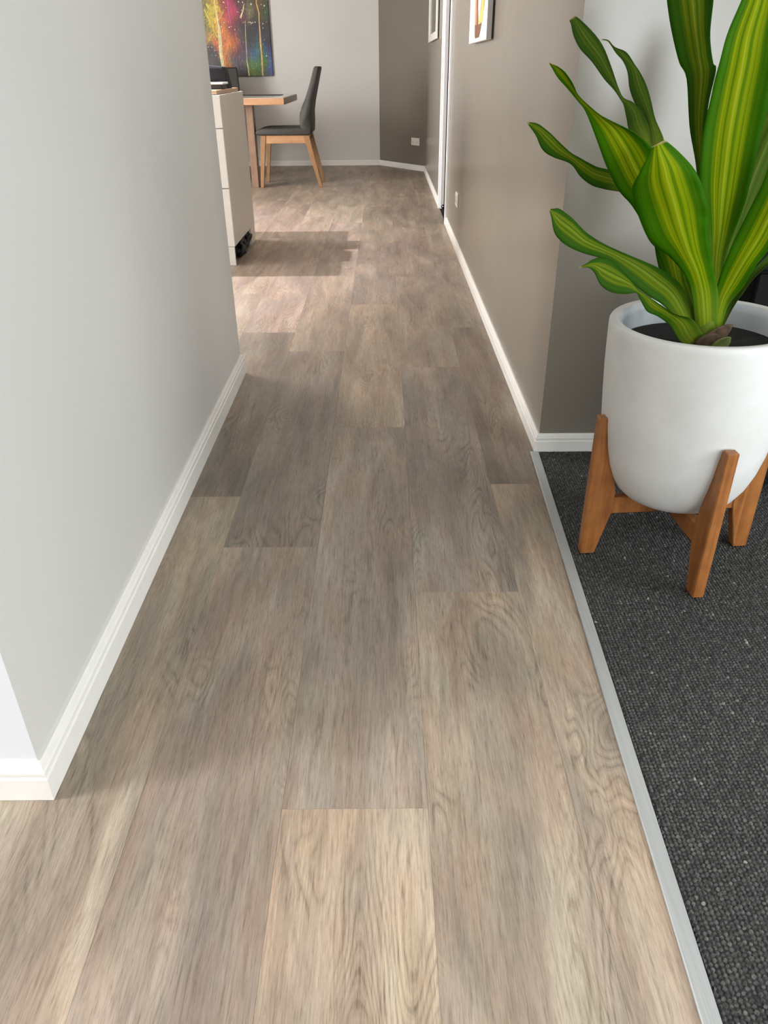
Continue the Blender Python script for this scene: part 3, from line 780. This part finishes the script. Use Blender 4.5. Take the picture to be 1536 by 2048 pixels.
def catmull(p, t):
    n = len(p) - 1; x = t * n; i = min(int(x), n - 1); f = x - i
    p0 = p[max(i - 1, 0)]; p1 = p[i]; p2 = p[i + 1]; p3 = p[min(i + 2, n)]
    return 0.5 * ((2 * p1) + (p2 - p0) * f + (2 * p0 - 5 * p1 + 4 * p2 - p3) * f * f + (3 * p1 - p0 - 3 * p2 + p3) * f ** 3)
def leaf(kind, fold, rows, seed):
    """a strap leaf through three measured lines: left edge, midrib, right edge (base to tip)"""
    rng = random.Random(seed)
    A = np.array(rows); NS, NU = 48, 12
    bm = bmesh.new(); uvl = bm.loops.layers.uv.new('UVMap'); grid = []; uvs = {}
    phase = rng.uniform(0, 6)
    for i in range(NS + 1):
        v = i / NS; r = catmull(A, v)
        L, C_, R = Vector(r[0:3]), Vector(r[3:6]), Vector(r[6:9])
        nrm = (R - L).cross(Vector((0, 0, 1)) if abs((R - L).z) < 0.9 * (R - L).length else Vector((1, 0, 0)))
        if nrm.length < 1e-7: nrm = Vector((0, -1, 0))
        nrm.normalize()
        if nrm.y > 0: nrm = -nrm
        hw = (R - L).length / 2; row = []
        for j in range(NU + 1):
            u = j / NU * 2 - 1
            wave = (0.05 * math.sin(v * 19 + phase + (2.0 if u > 0 else 0)) + 0.025 * math.sin(v * 47 + 2 * phase + (1.0 if u > 0 else 0))) * hw * abs(u) ** 3
            p = C_ * (1 - u * u) + R * ((u * u + u) / 2) + L * ((u * u - u) / 2) + nrm * (fold * hw * (abs(u) - u * u) * -2.0 + wave)
            vt = bm.verts.new(p - plant.location); uvs[vt] = (j / NU, v); row.append(vt)
        grid.append(row)
    for a, b in zip(grid, grid[1:]):
        for j in range(NU):
            f = bm.faces.new((a[j], a[j + 1], b[j + 1], b[j]))
            for lp in f.loops: lp[uvl].uv = uvs[lp.vert]
    me = bpy.data.meshes.new('leaf'); bm.to_mesh(me); bm.free()
    me.materials.append(M['leaf_' + kind])
    for p in me.polygons: p.use_smooth = True
    o = bpy.data.objects.new('leaf', me); COL.objects.link(o); o.parent = plant
    md = o.modifiers.new('thick', 'SOLIDIFY'); md.thickness = 0.0009; md.offset = 0
    return o
for n_, (kind, fold, rows) in enumerate(LEAVES): leaf(kind, fold, rows, n_)
# short stem and the dried sheaths at its foot
bm = bmesh.new(); lathe(bm, [(0, -0.01), (0.026, -0.01), (0.024, 0.02), (0.020, 0.045), (0.012, 0.075), (0, 0.085)], 20)
link('stem', bm, M['leaf_c'], plant, True)
def scale_leaf(name, mat, base, tip, w, curl):
    bm = bmesh.new(); b = Vector(base); t = Vector(tip); d = (t - b); s = d.cross(Vector((0.2, 1, 0.1))).normalized(); nn = s.cross(d).normalized(); rows = []
    for i in range(9):
        v = i / 8; hw = w * (math.sin(math.pi * min(1, 0.18 + v * 0.82)) ** 0.7)
        c = b + d * v + nn * (curl * v * v)
        rows.append([bm.verts.new(c + s * (hw * u) + nn * (-0.35 * hw * u * u)) for u in (-1, -0.5, 0, 0.5, 1)])
    for a, c in zip(rows, rows[1:]):
        for j in range(4): bm.faces.new((a[j], a[j + 1], c[j + 1], c[j]))
    o = link(name, bm, mat, plant, True); md = o.modifiers.new('thick', 'SOLIDIFY'); md.thickness = 0.0012
    return o
scale_leaf('dry_sheath', M['dry_leaf'], (-0.010, -0.030, 0.004), (0.042, -0.022, 0.046), 0.016, -0.008)
scale_leaf('dry_sheath', M['dry_leaf'], (-0.022, -0.032, 0.000), (0.018, -0.040, 0.026), 0.020, 0.006)
scale_leaf('leaf_stub', M['stub_green'], (0.008, -0.040, -0.002), (0.040, -0.044, 0.024), 0.014, 0.004)

# ---- black sideboard behind the planter
sb = thing('sideboard', 'black sideboard in the alcove, mostly hidden behind the planter', 'sideboard', (1.45, 1.90, 0.0038))
boxo('body', (-0.585, 0.60, -0.105, 0.135, 0.03, 0.585), M['sideboard_black'], sb, 0.003)
boxo('top', (-0.595, 0.61, -0.120, 0.14, 0.5855, 0.605), M['sideboard_black'], sb, 0.003)
for a in (-0.582, -0.186, 0.21): 
    d_ = boxo('door', (a, a + 0.388, -0.121, -0.1055, 0.045, 0.578), M['sideboard_black'], sb, 0.002)
    boxo('handle', (a + 0.33, a + 0.342, -0.131, -0.1215, 0.25, 0.38), M['black'], d_, 0.002)
for a in (-0.56, 0.54): boxo('foot', (a, a + 0.04, -0.09, 0.12, 0.0005, 0.0295), M['black'], sb)

# ================================================================== FAR ROOM
# ---- drawer cabinet at the kitchen end
CX = -0.873
cab = thing('drawer_cabinet', 'white drawer cabinet past the end of the pale left wall', 'cabinet', (CX, 4.98, 0))
def cb(name, x0, x1, y0, y1, z0, z1, mat, bev=0.0015, parent=None):
    return boxo(name, (x0, x1, y0 - 4.98, y1 - 4.98, z0, z1), mat, cab if parent is None else parent, bev)
cb('end_panel', -0.019, 0.0, 4.601, 5.358, 0.106, 0.884, M['panel_laminate'])
cb('carcass', -1.20, -0.0195, 4.601, 5.356, 0.130, 0.880, M['white_laminate'])
for z0, z1 in ((0.108, 0.420), (0.4245, 0.722), (0.7265, 0.882)):
    dr = cb('drawer', -0.62, 0.001, 4.580, 4.6005, z0, z1, M['white_laminate'], 0.002)
    cb('drawer', -1.20, -0.6225, 4.580, 4.6005, z0, z1, M['white_laminate'], 0.002)
cb('kickboard', -1.20, -0.003, 4.582, 4.598, 0.001, 0.1065, M['white_laminate'])
cb('rear_leg', -0.020, -0.001, 5.19, 5.356, 0.001, 0.1055, M['panel_laminate'])
cb('plinth_back', -1.20, -0.0205, 5.34, 5.356, 0.001, 0.129, M['white_laminate'])
bt = boxo('timber_board', (-2.05, -0.890, 4.603, 5.285, 0.8845, 0.905), M['bench_wood'], None, 0.002)
tag(bt, 'pale timber board lying on top of the white drawer cabinet', 'board')
# black folder with a white top, and the dark tapered bag behind it
fb = thing('folder_stack', 'flat black folder with white pages lying on the timber board', 'folder', (-1.10, 4.90, 0.905))
boxo('cover', (-0.22, 0.205, -0.10, 0.06, 0.0005, 0.024), M['black'], fb, 0.003)
boxo('pages', (-0.22, 0.212, -0.103, 0.062, 0.0243, 0.034), M['paper'], fb, 0.001)
bag = thing('tapered_bag', 'black tapered bag standing on the timber board behind the folder', 'bag', (-1.15, 5.06, 0.905))
bm = bmesh.new(); prism(bm, [(-0.26, 0.0005), (0.258, 0.0005), (0.240, 0.088), (0.236, 0.104), (0.228, 0.110), (0.10, 0.121), (-0.15, 0.124), (-0.235, 0.114)], -0.07, 0.07, 0.006, 'y', 2)
link('bag_body', bm, M['black_fabric'], bag, True)
bm = bmesh.new(); box(bm, -0.01, -0.004, -0.073, 0.073, 0.002, 0.119, 0.001); link('seam', bm, M['black'], bag)
# dark bundle in the gap under the cabinet
sh = thing('cable_bundle', 'black tangled bundle lying in the gap under the white cabinet', 'cables', (-0.935, 4.98, 0.0))
def torus(bm, R, r, mtx, n=22, m=8):
    g = [[bm.verts.new(mtx @ Vector(((R + r * math.cos(2 * math.pi * j / m)) * math.cos(2 * math.pi * i / n), (R + r * math.cos(2 * math.pi * j / m)) * math.sin(2 * math.pi * i / n), r * math.sin(2 * math.pi * j / m)))) for j in range(m)] for i in range(n)]
    for i in range(n):
        for j in range(m): bm.faces.new((g[i][j], g[(i + 1) % n][j], g[(i + 1) % n][(j + 1) % m], g[i][(j + 1) % m]))
rc = random.Random(2)
for (y, z, R, r) in ((-0.17, 0.045, 0.030, 0.014), (-0.11, 0.042, 0.028, 0.014), (-0.05, 0.050, 0.034, 0.015), (0.02, 0.040, 0.026, 0.013), (0.09, 0.060, 0.034, 0.014), (0.15, 0.052, 0.028, 0.012), (0.19, 0.078, 0.018, 0.008)):
    bm = bmesh.new()
    torus(bm, R, r, Matrix.Translation((rc.uniform(0.035, 0.055), y - 0.02, z)) @ Matrix.Rotation(rc.uniform(0.9, 2.2), 4, 'Y') @ Matrix.Rotation(rc.uniform(-0.6, 0.6), 4, 'X'))
    link('coil', bm, M['black'], sh, True)
boxo('gap_block', (-0.10, 0.035, -0.22, 0.20, 0.002, 0.088), M['black'], sh, 0.012)  # black block sized to fill most of the gap under the cabinet

# ---- dining table
tb = thing('dining_table', 'timber dining table with slab legs and a top paled by glare', 'table', (-1.65, 8.47, 0))
M['table_top'] = plain('glare_table_top', (0.50, 0.45, 0.40), 0.14, var=0.05)  # whitish glare is put into the base colour of the top
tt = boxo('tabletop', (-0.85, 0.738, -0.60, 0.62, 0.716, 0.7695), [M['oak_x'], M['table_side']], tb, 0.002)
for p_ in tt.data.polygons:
    if p_.normal.x > 0.9: p_.material_index = 1          # darker end face
boxo('glare_top', (-0.845, 0.733, -0.595, 0.615, 0.770, 0.7745), M['table_top'], tb, 0.001)  # thin slab carrying the painted glare
for x_, y_ in ((0.36, -0.48), (-0.55, -0.48), (0.06, 0.23), (-0.55, 0.23)): boxo('leg', (x_, x_ + 0.065, y_, y_ + 0.12, 0.0005, 0.7155), M['table_side'], tb, 0.002)
pm = boxo('placemat', (-1.43, -1.02, 8.55, 8.80, 0.7748, 0.7785), M['black'], None, 0.001)
tag(pm, 'thin dark placemat lying on the dining table top', 'placemat')

# ---- dining chairs: x points to the chair's back
def make_chair(label):
    c = thing('dining_chair', label, 'chair', (0, 0, 0), 0, 'charcoal dining chairs around the table')
    hw = 0.235
    bm = bmesh.new()
    seat = [(-0.300, 0.458), (0.195, 0.456), (0.195, 0.510), (0.10, 0.518), (-0.10, 0.516), (-0.24, 0.516), (-0.290, 0.508), (-0.312, 0.492), (-0.314, 0.474)]
    prism(bm, seat, -hw, hw, 0.014, 'y', 3); link('seat', bm, M['charcoal'], c, True)
    bm = bmesh.new(); prism(bm, [(-0.20, 0.514), (0.10, 0.514), (0.10, 0.520), (-0.20, 0.520)], -hw + 0.05, hw - 0.05, 0.003, 'y', 2); link('cushion_seam', bm, M['charcoal'], c, True)
    bk = [(0.112, 0.519), (0.198, 0.460), (0.216, 0.475), (0.222, 0.56), (0.224, 0.650), (0.240, 0.74), (0.272, 0.86), (0.312, 1.008), (0.306, 1.020), (0.274, 1.020), (0.264, 1.008), (0.218, 0.87), (0.176, 0.765), (0.136, 0.690), (0.116, 0.640), (0.110, 0.58)]
    bm = bmesh.new(); prism(bm, bk, -hw + 0.002, hw - 0.002, 0.012, 'y', 3)
    for v in bm.verts:                      # backrest narrows a little to the top
        if v.co.z > 0.6: v.co.y *= 1 - 0.12 * (v.co.z - 0.6) / 0.42
    link('backrest', bm, M['charcoal'], c, True)
    for s in (-1, 1):
        y = s * (hw - 0.030)
        boxo('seat_rail', (-0.255, 0.185, y - 0.011, y + 0.011, 0.388, 0.4575), M['oak_x'], c, 0.002)
        for top, bot, w0, w1 in ((-0.243, -0.288, 0.050, 0.030), (0.165, 0.286, 0.056, 0.030)):
            bm = bmesh.new()
            a = [bm.verts.new((top + dx * w0 / 2, y + dy * 0.019, 0.457)) for dx, dy in ((-1, -1), (1, -1), (1, 1), (-1, 1))]
            b = [bm.verts.new((bot + dx * w1 / 2, y + s * 0.012 + dy * 0.013, 0.0005)) for dx, dy in ((-1, -1), (1, -1), (1, 1), (-1, 1))]
            bm.faces.new(a); bm.faces.new(b[::-1])
            for i in range(4): bm.faces.new((a[i], a[(i + 1) % 4], b[(i + 1) % 4], b[i]))
            bmesh.ops.bevel(bm, geom=bm.edges[:], offset=0.003, segments=1, affect='EDGES')
            link('leg', bm, M['oak_z'], c)
    for x in (-0.240, 0.165): boxo('cross_rail', (x - 0.011, x + 0.011, -hw + 0.05, hw - 0.05, 0.40, 0.457), M['oak_z'], c, 0.002)
    return c
ch = make_chair('charcoal dining chair with timber legs side-on at the table end')
ch.location = (-0.900, 8.195, 0)
c2 = copy_tree(ch)
c2.location = (-1.790, 9.20, 0); c2.rotation_euler = (0, 0, math.radians(90))
c2['label'] = 'charcoal dining chair behind the table, only its back showing above the cabinet'

# ---- abstract painting on the back wall
PX0, PX1, PZ0, PZ1 = -2.35, -1.246, 0.934, 2.05
ptg = thing('abstract_painting', 'large multicoloured abstract painting on the pale back wall', 'painting', (0, 9.90, 0))
rowsz = [1.65, 1.53, 1.41, 1.29, 1.17, 1.05, 0.93]; colsx = [-1.95, -1.85, -1.75, -1.65, -1.55, -1.45, -1.35, -1.25]
PAL = [[(120,110,20),(190,150,20),(140,40,30),(150,30,70),(70,20,30),(60,50,30),(80,60,20),(30,50,25)],
       [(100,100,30),(200,180,30),(170,60,40),(170,40,80),(80,25,50),(110,105,70),(70,50,20),(40,70,25)],
       [(90,100,30),(200,160,20),(200,110,20),(110,30,40),(40,25,35),(25,25,28),(30,28,25),(30,25,35)],
       [(170,130,40),(190,90,30),(200,110,30),(170,80,25),(60,45,50),(35,35,45),(35,50,65),(25,20,40)],
       [(25,28,35),(25,25,35),(190,110,25),(90,45,45),(65,45,80),(40,90,120),(40,90,70),(35,50,110)],
       [(60,45,40),(20,22,28),(190,110,30),(85,75,85),(70,65,70),(70,110,40),(60,100,45),(50,70,160)],
       [(20,22,28),(20,22,28),(70,65,65),(75,72,70),(60,65,55),(100,115,45),(60,95,40),(60,55,90)]]
PALL = np.array([[s2l(c) for c in r] for r in PAL])
def pig(x, z):
    fx = np.clip((x - colsx[0]) / 0.1, 0, 6.999); fz = np.clip((1.65 - z) / 0.12, 0, 5.999)
    i, j = int(fz), int(fx); a, b = fz - i, fx - j
    a = a * a * (3 - 2 * a); b = b * b * (3 - 2 * b)
    return (PALL[i, j] * (1 - b) + PALL[i, j + 1] * b) * (1 - a) + (PALL[i + 1, j] * (1 - b) + PALL[i + 1, j + 1] * b) * a
boxo('stretcher', (PX0, PX1, -0.035, -0.0005, PZ0, PZ1), M['black'], ptg, 0.002)
bm = bmesh.new(); NX, NZ = 110, 110; rq = random.Random(9)
g = [[bm.verts.new((PX0 + 0.002 + (PX1 - PX0 - 0.004) * i / NX, -0.0355, PZ0 + 0.002 + (PZ1 - PZ0 - 0.004) * j / NZ)) for j in range(NZ + 1)] for i in range(NX + 1)]
for i in range(NX):
    for j in range(NZ): bm.faces.new((g[i][j], g[i + 1][j], g[i + 1][j + 1], g[i][j + 1]))
cv = link('painted_canvas', bm, M['painting'], ptg)
at = cv.data.color_attributes.new('pigment', 'FLOAT_COLOR', 'POINT'); cc = []
for v in cv.data.vertices:
    x, z = v.co.x, v.co.z
    dx = 0.025 * math.sin(z * 21 + x * 9) + rq.gauss(0, 0.014); dz = 0.03 * math.sin(x * 34 + z * 6) + rq.gauss(0, 0.022)
    c = pig(x + dx, z + dz) * math.exp(rq.gauss(0, 0.16)); cc += [min(1, c[0]), min(1, c[1]), min(1, c[2]), 1.0]
at.data.foreach_set('color', cc)
def P2(cx, cy):       # sample point of the sketch of the painting -> wall position
    px_, py_ = 400 + cx / 9.6, cy / 9.6
    k = 0.005424 + (py_ / 152) * 0.00025; xr = 537 + py_ / 152 * 8
    return (-1.240 - 0.015 * py_ / 152 - (xr - px_) * k, 1.648 - py_ / 152 * 0.715)
def stroke(name, pts, widths, mat, lift):
    bm = bmesh.new(); P = [Vector(P2(*p)) for p in pts]; L_ = []
    for i, p in enumerate(P):
        d = (P[min(i + 1, len(P) - 1)] - P[max(i - 1, 0)]).normalized(); nn = Vector((-d.y, d.x)); w = widths[i] * 0.00056 / 2
        L_.append([bm.verts.new((p.x + nn.x * u * w, -0.0358 - lift * (1 - 0.5 * abs(u)), p.y + nn.y * u * w)) for u in (-1, 0, 1)])
    for a, b in zip(L_, L_[1:]):
        for j in range(2): bm.faces.new((a[j], a[j + 1], b[j + 1], b[j]))
    return link(name, bm, mat, ptg)
stroke('paint_stroke', [(280, -300), (285, 0), (315, 220), (345, 400), (375, 560), (392, 800), (405, 1000), (440, 1210), (460, 1330)], [14, 18, 24, 34, 55, 70, 66, 62, 70], M['cream'], 0.0015)
stroke('paint_stroke', [(1085, -300), (1085, 60), (1135, 230), (1140, 420), (1155, 600), (1165, 800), (1185, 1000), (1200, 1250), (1210, 1455)], [22, 22, 22, 20, 24, 34, 28, 30, 30], M['ochre'], 0.0015)
stroke('paint_stroke', [(870, 380), (880, 700), (895, 950), (905, 1150), (930, 1300), (950, 1455)], [7, 9, 9, 10, 22, 26], M['cream'], 0.0012)
stroke('paint_stroke', [(85, 160), (150, 290), (225, 430), (290, 590), (340, 700)], [26, 24, 26, 22, 20], M['lemon'], 0.0012)
stroke('paint_stroke', [(120, 60), (190, 140), (260, 170), (280, 260)], [40, 60, 60, 30], M['lemon'], 0.001)
stroke('paint_stroke', [(340, 380), (400, 320), (470, 170)], [12, 10, 6], M['cream'], 0.001)
stroke('paint_stroke', [(175, 750), (230, 660), (280, 600)], [14, 14, 12], M['lemon'], 0.001)
stroke('paint_stroke', [(540, -60), (550, 150), (570, 280), (600, 430)], [34, 44, 46, 26], M['pink_paint'], 0.001)
stroke('paint_stroke', [(915, 418), (960, 408), (1000, 430)], [6, 14, 8], M['cream'], 0.001)
stroke('paint_stroke', [(780, 330), (830, 190), (850, 60)], [30, 22, 10], M['cream'], 0.001)
bm = bmesh.new()
for q in ((450, 35, 13), (742, 30, 14), (822, 40, 11), (983, 78, 14), (1238, 108, 13), (505, 135, 8), (462, 415, 12), (415, 493, 12), (566, 505, 13), (674, 550, 10), (1015, 420, 11), (1062, 412, 10), (1210, 442, 10), (290, 945, 8), (160, 880, 9), (232, 880, 10), (298, 1040, 8), (1278, 1060, 12), (720, 215, 8), (1180, 85, 8), (600, 490, 7), (985, 435, 9)):
    x, z = P2(q[0], q[1]); r = q[2] * 0.00056
    c = bm.verts.new((x, -0.0385, z)); ring = [bm.verts.new((x + r * math.cos(i * math.pi / 4), -0.0360, z + r * math.sin(i * math.pi / 4))) for i in range(8)]
    for i in range(8): bm.faces.new((c, ring[i], ring[(i + 1) % 8]))
o = link('paint_spatter', bm, M['white_paint'], ptg); o['kind'] = 'stuff'

# ---- canvas print with a brown and gold flame shape, right wall
cvp = thing('canvas_print', 'white canvas print with a brown and gold vase shape on the taupe wall', 'picture', (WX, 4.08, 0))
boxo('canvas', (-0.030, -0.0085, -0.378, 0.35, 1.100, 1.95), [M['canvas_white']], cvp, 0.001)
boxo('canvas_side', (-0.0295, -0.0088, -0.3795, -0.3782, 1.101, 1.949), M['canvas_edge'], cvp)
boxo('shadow_gap', (-0.0083, -0.0005, -0.374, 0.345, 1.104, 1.946), M['black'], cvp)  # black box stands in for the shadow line between canvas and wall
def ink(name, pts, mat, lift):
    bm = bmesh.new(); prism(bm, [(y - 4.08, z) for y, z in pts], -0.0302 - lift, -0.0300, 0, 'x'); return link(name, bm, mat, cvp)
def vase(f, c, z0, z1, n=16):
    zs = np.linspace(z0, z1, n)
    return [(c(z) - f(z), z) for z in zs] + [(c(z) + f(z), z) for z in zs][::-1]
prof = lambda z: 0.085 + 0.115 * min(1, max(0, (z - 1.116) / 0.13)) ** 0.7 if z < 1.5 else max(0.02, 0.20 - (z - 1.5) * 0.6)
cen = lambda z: 4.06 - 0.06 * min(1, max(0, (z - 1.116) / 0.12))
ink('vase_shape', vase(prof, cen, 1.116, 1.78), M['amber_ink'], 0.0002)
ink('vase_foot', vase(lambda z: prof(z) * 1.01, cen, 1.115, 1.168), M['brown_ink'], 0.0005)
ink('vase_opening', vase(lambda z: 0.115 * min(1, max(0.03, (z - 1.178) / 0.12)) if z < 1.5 else max(0.01, 0.115 - (z - 1.5) * 0.45), lambda z: 4.01, 1.178, 1.73), M['canvas_white'], 0.0005)
ink('gold_streak', [(4.02, 1.165), (3.87, 1.168), (3.845, 1.20), (3.84, 1.29), (3.90, 1.26), (3.96, 1.205)], M['gold_ink'], 0.0008)
ink('brown_streak', [(4.10, 1.166), (4.04, 1.168), (4.05, 1.21), (4.085, 1.30), (4.06, 1.42), (4.10, 1.55), (4.13, 1.40), (4.125, 1.26)], M['brown_ink'], 0.0008)

# ---- framed print on the right wall beyond the doorway
fr = thing('framed_print', 'silver-framed grey print on the taupe wall past the doorway', 'picture', (WX, 7.90, 0))
for nm, b in (('frame_side', (-0.026, -0.0085, -0.60, -0.545, 1.205, 2.0)), ('frame_side', (-0.026, -0.0085, 0.50, 0.60, 1.205, 2.0)), ('frame_bottom', (-0.0255, -0.0085, -0.5445, 0.4995, 1.205, 1.262)), ('frame_top', (-0.0255, -0.0085, -0.5445, 0.4995, 1.94, 2.0))):
    boxo(nm, b, M['mirror_frame'] if nm == 'frame_side' else M['panel_laminate'], fr, 0.003)
boxo('shadow_gap_sheet', (-0.0083, -0.0004, -0.59, 0.59, 1.215, 1.99), M['black'], fr)  # black sheet painting in the shadow behind the frame edge
boxo('print', (-0.015, -0.0085, -0.5440, 0.4990, 1.2625, 1.9395), M['print'], fr)

# ---- wall sockets
def socket_plate(name, label, w, h, gang):
    t = thing(name, label, 'socket')
    boxo('cover_plate', (-w / 2, w / 2, -0.010, -0.0005, -h / 2, h / 2), M['plate'], t, 0.003, 2)
    for i in range(gang):
        x = -w / 2 + w * (i + 0.5) / gang
        f = boxo('socket_face', (x - 0.017, x + 0.017, -0.0118, -0.0102, -0.026, 0.008), M['plate'], t, 0.0006)
        for a, rz in ((-0.006, 0.5), (0.006, -0.5), (0.0, 0.0)):
            p = boxo('pin_slot', (-0.0012, 0.0012, -0.0004, 0.0004, -0.004, 0.004), M['dark_void'], f); p.location = (x + a, -0.0120, -0.006 if rz else -0.017); p.rotation_euler = (0, rz, 0)
        boxo('rocker_switch', (x - 0.007, x + 0.007, -0.0135, -0.0102, 0.012, 0.027), M['plate'], t, 0.001)
    return t
s1 = socket_plate('wall_socket', 'square white power socket low on the diagonal taupe wall', 0.145, 0.075, 2)
dv = Vector((0.459 + 0.046, 9.20 - 9.90, 0)).normalized()
s1.location = Vector((-0.046, 9.90, 0.291)) + dv * 0.692; s1.rotation_euler = (0, 0, math.atan2(dv.y, dv.x))
s2 = socket_plate('wall_socket', 'white rounded power socket on the taupe wall before the doorway', 0.130, 0.080, 2)
s2.location = (WX, 5.04, 0.290); s2.rotation_euler = (0, 0, math.radians(-90))

# ---- pendant over the kitchen bench: throws the crisp shadow of the cabinet
pl = thing('pendant_lamp', 'small pendant lamp hanging over the kitchen bench', 'lamp', (-1.72, 4.95, 2.08))
bm = bmesh.new(); lathe(bm, [(0.012, 0.11), (0.05, 0.10), (0.09, 0.055), (0.10, 0.05), (0.094, 0.055), (0.05, 0.094), (0.012, 0.10)], 32); link('lamp_shade', bm, M['black'], pl, True)
bm = bmesh.new(); lathe(bm, [(0.003, 0.11), (0.003, 0.3199)], 8); link('cord', bm, M['black'], pl)
ld = bpy.data.lights.new('pendant_bulb', 'SPOT'); ld.energy = 340; ld.color = (1.0, 0.935, 0.97); ld.shadow_soft_size = 0.02
ld.spot_size = math.radians(104); ld.spot_blend = 0.45
lo = bpy.data.objects.new('pendant_bulb', ld); COL.objects.link(lo); lo.parent = pl
